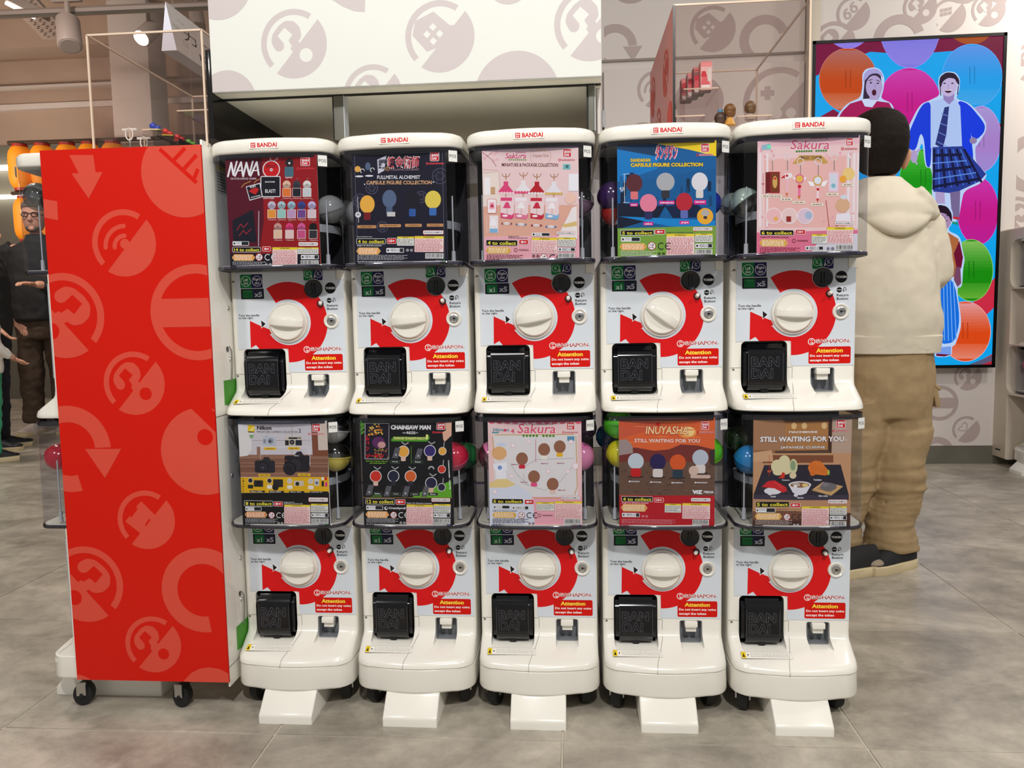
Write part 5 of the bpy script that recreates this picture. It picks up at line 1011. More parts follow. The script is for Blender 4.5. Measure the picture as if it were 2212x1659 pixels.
def build_cases():
    acrylic('display_case', 'clear acrylic case on top of the red panelled unit', -.902, -.6595, -.045, .39, 1.2006, 1.429)
    z = 1.2007
    q0 = onp(281,296,.01); q1 = onp(312,303,.07)
    for k,(x,y,h) in enumerate(((q0.x,.01,.056),(q1.x,.07,.052))):
        t = thing('key_ring_stand', ('white toggle stand with a hanging ring, nearest the left of the clear case','second white toggle stand, further back in the clear case')[k], 'stand', (x,y,z), 0, 'toggle stands'); obj('base', box(BM(), (-.012,-.008,0), (.012,.008,.006), .002), 'whc', t); obj('post', tube(BM(), [(0,0,.004),(0,0,h)], .0016), 'acre', t); obj('crossbar', tube(BM(), [(-.016,0,h-.004),(.016,0,h-.004)], .0028), 'whc', t)
        r = BM(); tube(r, [(.008*math.cos(a),-.003,h-.014+.012*math.sin(a)) for a in [2*PI*i/16 for i in range(17)]], .0015, 6); obj('ring', r, 'whc', t); obj('clasp', tube(BM(), [(0,-.003,h-.026),(.002,-.003,h-.034),(0,-.003,h-.042)], .002), 'metal', t)
    T0 = onp(333,279,.05); T1 = onp(408,305,.27); TZ = T0.z-.004
    riser('long clear riser carrying the coloured toy sneakers', T0.x-.016, T0.x+.020, .03, .29, z, TZ); p = onp(382,238,.06); riser('tall clear riser at the right of the left case', p.x, -.6645, .06, .20, z, p.z); DR = Vector((-.676,.10,p.z))
    cols = [((40,70,190),(190,210,60),'blue and lime toy sneaker, leftmost of the coloured row'),((220,50,40),(230,210,60),'red and yellow toy sneaker, second of the coloured row'),((200,30,40),(220,60,50),'red toy sneaker in the middle of the coloured row'),((110,190,70),(90,200,90),'green toy sneaker right of the red ones'),((50,90,190),(170,200,230),'blue and pale toy sneaker at the right end of the row')]
    for k,(a,b,lab) in enumerate(cols):
        t = thing('toy_sneaker', lab, 'toy', (T0.x+.002,.05+.052*k,TZ+.0003), math.radians(20), 'coloured toy sneakers'); ma = mat('toy_paint',a,.3); mb = mat('toy_paint',b,.3)
        obj('upper', sphere(sphere(BM(), (-.004,0,.010), .007, (1,.7,1.1), 12), (.004,0,.007), .006, (1.3,.7,.8), 12), ma, t); obj('sole', box(BM(), (-.012,-.005,0), (.012,.005,.004), .0015), mb, t)
    t = thing('toy_barrel', 'small black ribbed toy on the tall clear riser', 'toy', (DR.x,DR.y,DR.z+.0004)); obj('drum', lathe(BM(), [(.010,0),(.013,.003),(.0125,.010),(.0138,.012),(.0138,.018),(.010,.026),(.004,.029)], 20), 'dark', t)
    # right case stands on the two right-hand machines' tops
    z = 1.2125
    c = acrylic('display_case', 'taller clear acrylic case above the two rightmost machines, with a red side', .298, .574, .08, .53, z, 1.479)
    w = (.574-.298)/2; o = mkbox('red_side', (-w-.003,-.225,0), (-w-.0005,.225,.266), 'redp', c); o2 = obj('black_edge', box(BM(), (-w-.003,-.2275,0), (-w+.002,-.225,.266)), 'dark', c)
    P = Print(lambda x,y,h: (-w-.0033-h, -.225+x, .266-y), .00006); P.clip = (0,0,.45,.266)
    for x,y,r,k in ((.12,.10,.05,'hook'),(.26,.19,.05,'wifi'),(.38,.08,.05,'spool'),(.05,.22,.04,'disc')): emblem(P, x, y, r, k, (196,66,54), (176,36,26))
    P.build('side_print', 'prm', o)
    riser('tall clear riser holding the pink boxes', .335,.412,.20,.36,z,z+.132); riser('low clear riser left of the figurines', .302,.365,.10,.17,z,z+.048); riser('wide clear riser at the right of the taller case', .445,.520,.16,.26,z,z+.058)
    for k,(x,y) in enumerate(((.389,.235),(.3775,.262),(.368,.290),(.358,.318))):
        t = thing('gift_box', ('pink gift box with a dress print, frontmost of four','second gift box behind the front pink one','third gift box in the row on the riser','rearmost gift box on the riser')[k], 'box', (x,y,z+.1325-(.0 if k<3 else 0)), 0, 'gift boxes on the clear riser')
        h = .064-(.004*k); mm = mat('gift_box_card', ((238,186,184),(120,60,60),(180,150,150),(150,60,56))[k], .35); obj('carton', box(BM(), (-.013,-.013,0), (.013,.013,h), .0008, 1), mm, t)
        P = Print(lambda a,b,hh: (a,-.0131-hh,b), .0001); P.rect(-.0125,h-.012,.0125,h-.001,(240,150,150)); P.poly([(-.010,.042),(-.002,.042),(.002,.030),(-.012,.030)],(214,40,60)); P.poly([(-.010,.030),(.001,.030),(.009,.012),(-.012,.012)],(230,100,110)); P.poly([(-.012,.012),(.009,.012),(.007,.004),(-.009,.004)],(246,240,240)); P.rect(.003,.02,.0115,h-.016,(226,220,216)); P.build('front_print', 'pr', t)
    fig = [(.405,.14,z+.0,.062,(74,52,36),(96,160,200),'figurine with a small blue crown, brown hair seen from behind',0),(.423,.13,z+.0,.076,(116,76,22),(214,160,60),'figurine with golden brown hair between the two risers',1),(.482,.20,z+.0585,.040,(110,82,46),(224,200,110),'brown-haired figurine on the wide riser',2)]
    for x,y,zz,h,hc,ac,lab,k in fig:
        t = thing('figurine', lab, 'figurine', (x,y,zz), math.radians(20*k), 'small figurines in the taller case'); hm = mat('figurine_hair',hc,.4); am = mat('figurine_dress',ac,.35)
        s = .013; obj('hair', sphere(sphere(BM(), (0,.0,h-s), s, (1,.95,1.05), 18), (0,-.003,h-s*1.5), s*.9, (1,.7,.9), 14), hm, t)
        obj('face', sphere(BM(), (0,.004,h-s*1.25), s*.86, (.95,.9,.85), 14), 'skin', t)
        obj('dress', lathe(BM(), [(.0135,max(.008,h-.045)),(.009,h-.036),(.005,h-.026),(.004,h-.022)], 14), am if k==1 else 'whc', t)
        obj('stand', tube(BM(), [(.0,.002,0),(0,.002,h-.03)], .0018), 'acre', t); obj('stand_base', lathe(BM(), [(.012,0),(.012,.002)], 16), 'acre', t)
        if k == 0: obj('crown', lathe(BM(), [(.005,h-.001),(.006,h+.005),(.0035,h+.001)], 8, cap=False), am, t)
# ------------------------------------------------------------------ right-hand cabinet
def build_right_cabinet():
    t = machine('white capsule machine cut off by the right edge, set into a beige surround', (2.425,2.41,0), -PI/2, (0,0), (1,1), 'two-tier capsule machines at the back right')
    s = thing('beige_surround', 'beige cabinet with rounded windows at the right edge of the picture', 'cabinet', (2.35,2.3,0))
    def panel():
        o = obj('c', box(BM(), (.0,-.75,.045), (.32,.55,1.250), .01, 3), 'beige', smooth=0); cs = []
        for z0,z1 in ((.400,.648),(.945,1.19)):
            for yy in (.125,-.140): 
                pts = rrect(yy-.145+.0,z0,yy+.145,z1,.055); cs.append(obj('k', prism(BM(), pts, -.1, .25, 'X'), 'beige', smooth=0))
        cs.append(obj('k', box(BM(), (-.2,-.275+.27,-.1), (.30,.255,.39)), 'beige', smooth=0)); cs.append(obj('k', box(BM(), (-.2,-.005,.655), (.30,.255,.938)), 'beige', smooth=0))
        for c in cs: md = o.modifiers.new('b','BOOLEAN'); md.operation='DIFFERENCE'; md.solver='EXACT'; md.object = c
        me = evalmesh(o)
        for c in cs+[o]: bpy.data.objects.remove(c)
        me.shade_smooth(); me.set_sharp_from_angle(angle=math.radians(35)); return me
    obj('surround_panel', panel(), 'beige', s); obj('vent_slot', box(BM(), (-.001,.30,.085), (.0005,.345,.092)), 'dark', s)
    for y in (.45,-.1):
        c = obj('caster', lathe(BM(), [(.010,-.012),(.026,-.010),(.026,.010),(.010,.012)], 18, 'X', (.05,y,.0265)), 'lgrey', s)
    for k,(y,z,c,lab) in enumerate(((2.52,1.085,(40,90,130),'blue capsule in the upper window of the back right machine'),(2.50,.548,(200,90,130),'pink capsule in the lower window of the back right machine'),(2.46,.560,(190,60,90),'deep pink capsule beside the pale one in the back right window'))):
        capsule(2.425+.0, y, z, .032, c, c, lab, 60+k, 'capsules in the back right machine')
    tag(mkbox('dark_sheet', (2.62,2.55,1.30), (2.9,2.6,1.75), 'blk', None, .004), 'dark sheet standing above the beige cabinet at the right edge', 'panel')
# ------------------------------------------------------------------ screen
def build_screen():
    X0, X1, Z0, Z1, Y = 1.345, 2.306, .530, 2.236, 2.60
    t = thing('video_screen', 'tall wall-mounted video screen showing people among coloured balls', 'screen', ((X0+X1)/2,Y,Z0)); cx = (X0+X1)/2
    obj('housing', box(BM(), (X0-cx,0,0), (X1-cx,.05,Z1-Z0), .003), 'bevel', t)
    bm = BM(); b = .016
    for a,c in (((X0-cx,-.006,0),(X0-cx+b,.0,Z1-Z0)),((X1-cx-b,-.006,0),(X1-cx,0,Z1-Z0)),((X0-cx,-.006,0),(X1-cx,0,b)),((X0-cx,-.006,Z1-Z0-b),(X1-cx,0,Z1-Z0))): box(bm, a, c)
    obj('bezel', bm, 'bevel', t)
    rows = []
    def fn(x, y, h): p = onp(x, y, Y); return (p.x-cx, -.001-h, p.z-Z0)
    P = Print(fn, .00004)
    xa, xb, za, zb = X0-cx+b, X1-cx-b, b, Z1-Z0-b
    base = P.fn
    def clampfn(x, y, h):
        q = base(x, y, h); return (min(max(q[0],xa),xb), q[1], min(max(q[2],za),zb))
    P.fn = clampfn
    P.poly([(1740,60),(2200,50),(2200,820),(1740,830)], (14,166,240))
    mar = (122,14,62); red = (206,44,70)
    P.poly([(1740,60),(2200,50),(2190,180),(2150,150),(2060,110),(1960,118),(1880,112),(1820,135),(1758,165),(1740,200)], mar); P.poly([(2090,60),(2190,60),(2176,160),(2150,120),(2095,90)],(120,24,60))
    P.poly([(2110,236),(2124,231),(2168,268),(2166,330),(2130,280)],(170,22,66)); P.poly([(2100,655),(2150,600),(2150,665),(2120,690)],red); P.poly([(2100,795),(2145,765),(2145,795)],(190,40,60)); P.poly([(2092,795),(2142,768),(2142,780),(2120,795)],(90,90,120)); P.poly([(1765,256),(1800,236),(1830,256)],(130,16,60))
    def ball(x, y, rx, ry, top, mid, low, rim=(250,240,245)):
        P.circ(x, y, rx+1.2, tuple(min(255,int(v*1.1)+10) for v in top), ry+1.2, 36); P.circ(x, y, rx, mid, ry, 36)
        n = 9
        for k in range(n):   # soft bands of the moulded ball
            f = k/n; a = -.95+f*.95; w = (1-a*a)**.5; w2 = (1-(a+.95/n)**2)**.5; c = tuple(int(top[i]*(1-f)+mid[i]*f) for i in range(3)); P.poly([(x-rx*w,y+ry*a),(x+rx*w,y+ry*a),(x+rx*w2,y+ry*(a+.95/n)),(x-rx*w2,y+ry*(a+.95/n))], c)
        for k in range(6):
            f = k/6; a = .42+f*.5; w = (1-a*a)**.5; w2 = (1-(a+.5/6)**2)**.5; c = tuple(int(mid[i]*(1-f)*.6+low[i]*(.4+.6*f)) for i in range(3)); P.poly([(x-rx*w,y+ry*a),(x+rx*w,y+ry*a),(x+rx*w2,y+ry*(a+.5/6)),(x-rx*w2,y+ry*(a+.5/6))], c)
        P.rect(x-6,y-ry*.3,x-4,y+ry*.25,tuple(int(v*.8) for v in mid)); P.rect(x+4,y-ry*.3,x+6,y+ry*.25,tuple(int(v*.8) for v in mid))
    ball(1832,173,62,68,(176,104,96),(196,70,12),(206,130,110)); ball(1832,70,40,34,(140,120,226),(134,118,224),(146,128,230)); ball(1965,58,64,88,(136,120,224),(130,122,226),(140,130,230)); ball(2097,58,46,38,(120,40,30),(170,74,22),(170,80,30)); ball(2100,164,64,68,(90,150,236),(30,160,238),(70,170,236))
    ball(1965,222,66,74,(206,60,170),(200,20,140),(180,20,130)); ball(1994,385,50,62,(80,190,60),(24,150,20),(90,180,60)); ball(2120,300,42,70,(170,150,214),(170,130,206),(160,140,214)); ball(2112,456,44,72,(206,50,170),(200,24,140),(190,30,150)); ball(2098,584,46,66,(130,190,90),(24,140,14),(110,180,60)); ball(2085,716,54,64,(230,150,150),(222,72,20),(232,140,120))
    raw = P.poly
    def soft(pts, c, l=None):
        if len(pts) > 7:
            for _ in range(2): pts = [q for a, b in zip(pts, pts[1:]+pts[:1]) for q in ((a[0]*.8+b[0]*.2, a[1]*.8+b[1]*.2), (a[0]*.2+b[0]*.8, a[1]*.2+b[1]*.8))]
        raw(pts, c)
    P.poly = soft
    wh = (190,214,250); sk = (178,160,206)
    # person in a maroon cardigan
    P.poly([(1802,262),(1815,240),(1832,222),(1858,212),(1863,188),(1862,160),(1870,149),(1888,145),(1902,150),(1911,168),(1908,195),(1902,213),(1925,222),(1934,242),(1938,262)], wh)
    P.poly([(1806,262),(1820,240),(1836,224),(1866,215),(1920,222),(1930,240),(1934,262)], (166,18,86)); P.poly([(1860,214),(1882,206),(1898,213),(1884,232),(1868,230)], (206,216,246))
    P.poly([(1864,214),(1868,168),(1884,154),(1902,162),(1906,190),(1898,212)], (50,34,60)); P.circ(1888,188,18,sk,25); P.rect(1878,205,1898,216,sk); P.poly([(1864,178),(1866,160),(1876,150),(1892,148),(1904,156),(1908,170),(1896,158),(1880,160),(1870,172)], (170,160,216)); P.circ(1888,200,5,(70,14,40),7,10); P.circ(1881,179,3,(40,28,50),1.6,8); P.circ(1896,180,3,(40,28,50),1.6,8); P.line([(1876,174),(1884,172)],1.6,(60,40,70)); P.line([(1893,173),(1900,176)],1.6,(60,40,70)); P.line([(1889,182),(1891,190)],1.2,(140,120,180))
    # person in blue cardigan, tie and chequered skirt
    P.poly([(2018,440),(2012,420),(2014,380),(2010,362),(1998,362),(1992,300),(1978,352),(1965,340),(1958,330),(1956,300),(1958,282),(1986,226),(2010,216),(2030,206),(2026,184),(2028,164),(2044,154),(2064,156),(2074,170),(2072,196),(2064,214),(2094,222),(2130,262),(2130,284),(2112,312),(2106,318),(2108,354),(2134,376),(2120,396),(2082,412),(2076,440),(2070,480),(2040,480)], wh)
    P.poly([(1962,288),(1990,226),(2012,218),(2012,310),(2010,362),(2000,360),(1996,300),(1988,286),(1978,326),(1960,322)],(20,60,220)); P.poly([(2066,216),(2092,224),(2128,268),(2126,286),(2110,302),(2098,296),(2096,280),(2104,354),(2078,352),(2072,280)],(20,60,226))
    P.poly([(2010,220),(2034,214),(2064,214),(2074,230),(2078,318),(2010,320)],(176,200,246)); P.poly([(2040,232),(2050,230),(2044,290),(2036,322),(2020,312),(2030,270)],(40,50,120))
    for k in range(4): P.line([(2024+k*3,306-k*20),(2044+k*1,316-k*22)],1.6,(110,140,220),False)
    P.poly([(2014,318),(2078,316),(2130,376),(2116,392),(2060,418),(2016,414),(2014,360)],(40,60,150))
    for k in range(9): P.line([(2018+k*8,322),(2016+k*13,410-k*2)],2.2 if k%2 else 5,(70,120,214) if k%2 else (18,22,60),False)
    for k in range(5): P.line([(2015,336+k*17),(2078+k*10,334+k*13)],2.4 if k%2 else 6,(90,140,226) if k%2 else (20,24,64),False)
    P.poly([(2020,414),(2040,416),(2042,460),(2022,450)],sk); P.poly([(2052,416),(2074,412),(2072,478),(2056,470)],(120,104,150)); P.line([(2056,470),(2072,472)],5,(200,40,60),False); P.line([(2054,480),(2070,484)],5,(30,150,120),False)
    P.circ(1974,338,8,sk,14); P.line([(1974,332),(1986,324)],5,sk); P.line([(1974,342),(1980,354)],4,sk); P.circ(2102,304,8,(150,130,170),7)
    P.poly([(2036,196),(2062,196),(2060,216),(2050,226),(2038,216)],(150,130,190)); P.circ(2048,184,19,(196,180,222),25); P.poly([(2028,182),(2030,166),(2044,156),(2062,158),(2072,172),(2072,186),(2066,178),(2062,170),(2048,168),(2036,176),(2032,190)],(40,24,50)); P.circ(2048,197,7,(70,20,50),4,12); P.line([(2043,195),(2054,195)],2,(240,236,246)); P.circ(2040,180,3,(40,28,50),1.5,8); P.circ(2057,180,3,(40,28,50),1.5,8); P.line([(2048,182),(2048,190)],1.2,(150,130,190)); P.line([(2030,186),(2032,206)],2,(50,34,60)); P.line([(2070,186),(2068,204)],2,(50,34,60))
    # child in a brown knitted top and striped trousers
    P.poly([(2010,448),(2022,440),(2042,440),(2058,454),(2058,480),(2046,498),(2074,510),(2080,545),(2084,560),(2080,580),(2078,620),(2066,622),(2078,700),(2064,745),(2056,748),(2056,770),(2018,772),(2020,756),(2030,748),(2010,740),(1996,730),(2000,600),(2008,500)], wh)
    P.poly([(2006,500),(2044,500),(2070,516),(2076,560),(2066,598),(2010,602)],(176,104,60)); P.poly([(2072,520),(2080,556),(2076,580),(2066,578),(2060,548)],(110,16,50)); P.poly([(2064,578),(2074,576),(2076,612),(2068,620),(2060,604)],(120,70,100))
    P.poly([(2004,600),(2060,598),(2074,690),(2062,740),(2030,744),(2028,700),(2018,742),(2004,740),(1998,660)],(20,110,226))
    for k in range(8): P.line([(2010+k*7,606),(2006+k*8.5,736)],1.8,(120,180,246),False)
    P.circ(2036,474,19,(170,140,180),24); P.poly([(2010,470),(2014,450),(2028,442),(2046,446),(2056,462),(2056,482),(2048,464),(2030,458),(2020,468)],(34,16,34)); P.line([(2034,478),(2046,477)],2,(120,50,70)); P.circ(2034,466,2.5,(40,24,40),1.4,8); P.circ(2046,466,2.5,(40,24,40),1.4,8); P.line([(2040,468),(2041,474)],1.2,(120,90,130))
    P.poly([(2022,764),(2034,750),(2054,748),(2054,766)],(120,160,236)); P.poly([(2022,764),(2054,766),(2040,770),(2022,769)],(110,14,50))
    P.build('moving_picture', 'tv', t)
# ------------------------------------------------------------------ people
def finish(o, vox, smooth=6, disp=None):
    r = o.modifiers.new('r','REMESH'); r.mode='VOXEL'; r.voxel_size = vox
    s = o.modifiers.new('s','SMOOTH'); s.iterations = smooth; s.factor = .5
    if disp:
        for sc, st in disp:
            tx = bpy.data.textures.new('folds','CLOUDS'); tx.noise_scale = sc; tx.noise_depth = 2
            d = o.modifiers.new('d','DISPLACE'); d.texture = tx; d.strength = st; d.mid_level = .5; d.texture_coords = 'LOCAL'
    me = evalmesh(o); n = o.name; ma = o.data.materials[0]; par = o.parent; bpy.data.objects.remove(o)
    me.shade_smooth(); me.materials.clear(); me.materials.append(ma)
    return obj(n, me, None, par)
def ell(c, rx, ry, n=20, tilt=0, pw=2.0):
    p = []
    for k in range(n):
        a = 2*PI*k/n; ca, sa = math.cos(a), math.sin(a)
        x = math.copysign(abs(ca)**(2/pw), ca)*rx; y = math.copysign(abs(sa)**(2/pw), sa)*ry
        p.append((c[0]+x, c[1]+y, c[2]+x*tilt))
    return p
def limb(bm, pts, rr, n=14): return tube(bm, pts, rr, n)
def skin_body(name, V, E, m, parent, sub=2):
    me = bpy.data.meshes.new(name); me.from_pydata([v[:3] for v in V], E, []); o = bpy.data.objects.new(name, me); link(o, parent)
    me.materials.append(M[m] if isinstance(m,str) else m); bpy.context.view_layer.objects.active = o
    md = o.modifiers.new('skin','SKIN'); md.use_smooth_shade = True
    if not me.skin_vertices: me.attributes.new  # layer is added by the modifier
    for i, v in enumerate(V): me.skin_vertices[0].data[i].radius = (v[3], v[4] if len(v)>4 else v[3])
    me.skin_vertices[0].data[0].use_root = True
    s = o.modifiers.new('sub','SUBSURF'); s.levels = sub; s.render_levels = sub
    me2 = evalmesh(o); bpy.data.objects.remove(o); me2.shade_smooth(); return obj(name, me2, None, parent)
def hand(bm, w, d, side, s=1.0, curl=.5, up=Vector((0,0,1))):
    """palm and five bent fingers: w wrist, d direction of the fingers"""
    d = Vector(d).normalized(); sd = d.cross(up).normalized()*side; nn = sd.cross(d).normalized()
    w = Vector(w)
    rings = []
    for k,(t,ww,th) in enumerate(((0,.020,.016),(.03,.030,.015),(.07,.036,.013),(.085,.034,.010))):
        c = w + d*t*s; rings.append([c + sd*ww*s*math.cos(a) + nn*th*s*math.sin(a) for a in [2*PI*i/12 for i in range(12)]])
    loft(bm, rings)
    for k,(off,L) in enumerate(((-.026,.062),(-.009,.072),(.009,.068),(.026,.052))):
        p = w + d*.078*s + sd*off*s; q = p + (d*.5 - nn*curl*.15)*L*s*.9; r_ = q + (d*.6-nn*curl)*L*s*.32; e = r_ + (d*.3-nn*curl)*L*s*.28
        tube(bm, [p,q,r_,e], [.0095*s,.0085*s,.0075*s,.006*s], 8)
    p = w + d*.025*s - sd*.026*s; q = p + (d*.6 - sd*.75)*.034*s; e = q + (d*.95-sd*.2)*.030*s
    tube(bm, [p,q,e], [.012*s,.010*s,.0075*s], 8); return bm
def head_mesh(bm, c, s, face=Vector((0,-1,0))):
    """head of height .23*s centred on c, facing -y in its own frame turned to face"""
    rot = Vector((0,-1,0)).rotation_difference(face).to_matrix(); n0 = len(bm.verts)
    prof = [(-.118,.030,.030,-.022),(-.108,.048,.046,-.020),(-.090,.058,.062,-.014),(-.060,.066,.078,-.006),(-.030,.071,.088,0),(.0,.074,.094,.004),(.030,.076,.098,.008),(.060,.074,.094,.010),(.085,.062,.080,.012),(.105,.042,.055,.012),(.116,.018,.024,.012)]
    R = []
    for z,rx,ry,oy in prof: R.append([Vector(p)*s for p in ell((0,oy,z),rx,ry,24,0,2.2)])
    loft(bm, R)
    sphere(bm, (0,-.092*s,-.020*s), .015*s, (.8,1,1.5), 12)     # nose
    sphere(bm, (0,-.098*s,-.034*s), .013*s, (1.2,.9,.8), 12)
    sphere(bm, (0,-.080*s,-.062*s), .016*s, (1.5,.5,.5), 12)    # lips
    sphere(bm, (0,-.072*s,-.098*s), .020*s, (1.2,.8,.8), 12)
    for q in (-1,1):
        sphere(bm, (q*.076*s,.012*s,-.014*s), .020*s, (.35,.8,1.5), 12)
        sphere(bm, (q*.030*s,-.084*s,.022*s), .016*s, (1.6,.6,.45), 12)
    vs = list(bm.verts)[n0:] if False else [v for v in bm.verts if v.index == -1 or True][n0:]
    for v in vs: v.co = rot @ v.co + Vector(c)
    return rot
def shoe(par, c, yaw, L=.27, w=.048, up='blk', so='sole', side=1, hi=.07):
    rot = Matrix.Rotation(yaw, 4, 'Z'); tr = Matrix.Translation(c) @ rot
    def T(bm): bmesh.ops.transform(bm, matrix=tr, verts=bm.verts); return bm
    out = [(0,-L*.5,),( .8,-L*.46),(1.05,-L*.3),(1.0,-.0),(.86,L*.25),(.8,L*.42),(.45,L*.5)]
    pts = [(w*x, y) for x,y in [(o[0],o[1]) for o in out]]; pts = pts + [(-x,y) for x,y in pts[::-1]][:-1]
    R = [[(x*k, y*k2, z) for x,y in pts] for z,k,k2 in ((0,.95,.98),(.006,1,1),(.028,1,1),(.030,.96,.98))]
    s = thing_part('shoe', par); obj('sole', T(loft(BM(), R)), so, s)
    R = []
    for t,ww,z in ((-.46,.55,.034),(-.40,.82,.046),(-.25,.93,.056),(-.08,.88,.072),(.08,.80,.088),(.28,.76,.092),(.44,.66,.090),(.49,.40,.075)):
        R.append([(ww*w*math.cos(a), L*t, .024+max(0,(z-.024))*math.sin(a)**.8) for a in [PI*i/10 for i in range(11)]])
    obj('shoe_upper', T(loft(BM(), R)), up, s)
    obj('toe_panel', T(sphere(BM(), (0,-L*.34,.036), w*.86, (1,1.0,.42), 16)), up if up!='blk' else 'shoeg', s)
    return s
def thing_part(name, par):
    o = bpy.data.objects.new(name, None); link(o, par); o.empty_display_size=.02; return o
def build_boy():
    M['shoeg'] = mat('grey_shoe_leather', (150,136,116), .6); M['seamh'] = mat('fleece_seam', (196,182,158), .85); M['seamk'] = mat('khaki_seam', (124,98,64), .8)
    t = thing('person', 'boy in a cream hooded sweatshirt and khaki cargo trousers, seen from behind', 'person', (1.10,.94,0)); O = Vector((1.10,.94,0))
    V = lambda x,y,z: Vector((x,y,z)) - O
    # body: neck, trunk, arms and legs in one skinned surface (pelvis is the root)
    J = [(1.075,.95,.72,.06,.05),(1.07,.95,.90,.085,.06),(1.06,.95,1.08,.085,.055),(1.05,.95,1.19,.045,.045),(1.05,.955,1.26,.046,.046),
         (1.17,.95,1.12,.045,.045),(1.225,.94,.93,.036,.036),(1.16,1.10,.90,.026,.026),(.94,.95,1.12,.045,.045),(.89,.95,.93,.036,.036),(.96,1.10,.90,.026,.026),
         (1.125,.95,.60,.045,.045),(1.125,.955,.36,.038,.038),(1.122,.965,.12,.028,.028),(1.02,.94,.60,.045,.045),(.985,.94,.36,.038,.038),(.948,.95,.12,.028,.028)]
    E = [(0,1),(1,2),(2,3),(3,4),(2,5),(5,6),(6,7),(2,8),(8,9),(9,10),(0,11),(11,12),(12,13),(0,14),(14,15),(15,16)]
    skin_body('body', [tuple(V(*j[:3]))+tuple(j[3:]) for j in J], E, 'skin', t)
    b = BM(); head_mesh(b, V(1.047,.975,1.350), .90, Vector((-.25,.95,-.12)).normalized()); hd = obj('head', b, 'skin', t); hd = finish(hd, .006, 3)
    for q in (0,1):
        b = BM(); hand(b, V(1.16,1.10,.90) if q==0 else V(.96,1.10,.90), (-.5,.6,.15) if q==0 else (.5,.6,.15), 1 if q==0 else -1, .85); obj('hand', b, 'skin', t)
    # hair: close cropped cap following the skull
    b = BM(); R = []
    for z,rx,ry,ox,oy in ((1.264,.042,.028,.0,-.034),(1.275,.054,.048,.0,-.024),(1.30,.066,.070,.0,-.012),(1.335,.0800,.092,.0,-.004),(1.37,.0850,.1080,0,.008),(1.405,.0840,.1080,0,.013),(1.435,.075,.095,0,.013),(1.457,.055,.066,0,.008),(1.470,.030,.036,0,.006),(1.4735,.010,.012,0,.006)):
        R.append(ell(V(1.052+ox,.958+oy,z), rx*1.03, ry*1.04, 28, 0, 2.15))
    hr = finish(obj('hair', loft(b, R), 'hair', t), .005, 5, [(.012,.0025)])
    # ears
    for q,xx in ((1,1.1385),(-1,.966)):
        b = BM(); sphere(b, V(xx,.955,1.314), .031, (.32,.62,1.05), 16, Matrix.Rotation(math.radians(q*14),3,'Y')); sphere(b, V(xx+q*.006,.968,1.322), .020, (.3,.55,1.0), 12); obj('ear', b, 'skin', t)
    # sweatshirt
    b = BM()
    tors = [(.705,1.098,.140,.105),(.715,1.098,.146,.110),(.765,1.096,.150,.114),(.785,1.095,.155,.120),(.83,1.090,.158,.124),(.90,1.083,.152,.120),(1.00,1.072,.152,.112),(1.08,1.062,.152,.100),(1.13,1.058,.140,.088),(1.17,1.055,.112,.072),(1.205,1.052,.075,.058),(1.235,1.050,.056,.052)]
    loft(b, [ell(V(x,.95,z), rx, ry, 28, 0, 2.4) for z,x,rx,ry in tors])
    for q in (1,-1):
        cx = 1.062
        pts = [V(cx+q*.105,.95,1.145),V(cx+q*.140,.948,1.10),V(cx+q*.160,.945,1.02),V(cx+q*.172,.95,.955),V(cx+q*.158,1.00,.915),V(cx+q*.115,1.07,.905),V(cx+q*.085,1.11,.905)]
        limb(b, pts, [.050,.056,.055,.054,.050,.042,.034], 16)
    ho = finish(obj('sweatshirt', b, 'hoodie', t), .008, 8, [(.14,.022),(.05,.003)])
    # hood lying on the back: sloping collar, pouch drawn out to a point on the right
    b = BM()
    loft(b, [ell(V(1.058+ox,cy,z), rx, ry, 28, 0, 2.2) for z,ox,cy,rx,ry in ((1.135,.014,.915,.140,.088),(1.165,.012,.915,.128,.086),(1.195,.008,.922,.104,.078),(1.225,.002,.934,.080,.068),(1.246,-.002,.944,.066,.060),(1.256,-.002,.948,.060,.055))])
    R = []
    for k in range(15):
        a = -1+2*k/14; x = 1.078+a*.132; w = max(.03,(1-abs(a)**2.6)); lo = 1.062+.075*abs(a)**1.7; hi = 1.185-.055*max(0,a)**1.5-.03*max(0,-a)**2
        cz, rz = (lo+hi)/2, (hi-lo)/2*w**.4
        R.append([V(x, .862+.060*a*a+.018*math.sin(u)*0 - .040*w**.6*max(0,math.cos(u+PI/2+.9))**1.0*(-1 if False else 1)+ .016*math.sin(u), cz) + Vector((0,0,rz*math.cos(u))) for u in [2*PI*i/18 for i in range(18)]])
    loft(b, R)
    sphere(b, V(1.188,.892,1.140), .026, (1.15,1.0,.8), 14, Matrix.Rotation(math.radians(30),3,'Y'))
    limb(b, [V(1.135,.868,1.205),V(1.165,.870,1.175),V(1.196,.884,1.150)], [.020,.020,.016], 10)
    finish(obj('hood', b, 'hoodie', t), .006, 9, [(.09,.006)])
    b = BM(); loft(b, [ell(V(1.098,.95,z), rx, ry, 32, 0, 2.4) for z,rx,ry in ((.703,.132,.100),(.706,.146,.112),(.758,.152,.117),(.764,.146,.111))]); hb = obj('hem_band', b, 'hoodie', t)
    # trousers
    b = BM()
    loft(b, [ell(V(1.098,.95,z), rx, ry, 24, 0, 2.4) for z,rx,ry in ((.50,.128,.092),(.56,.133,.104),(.64,.135,.108),(.70,.130,.104),(.76,.122,.098))])
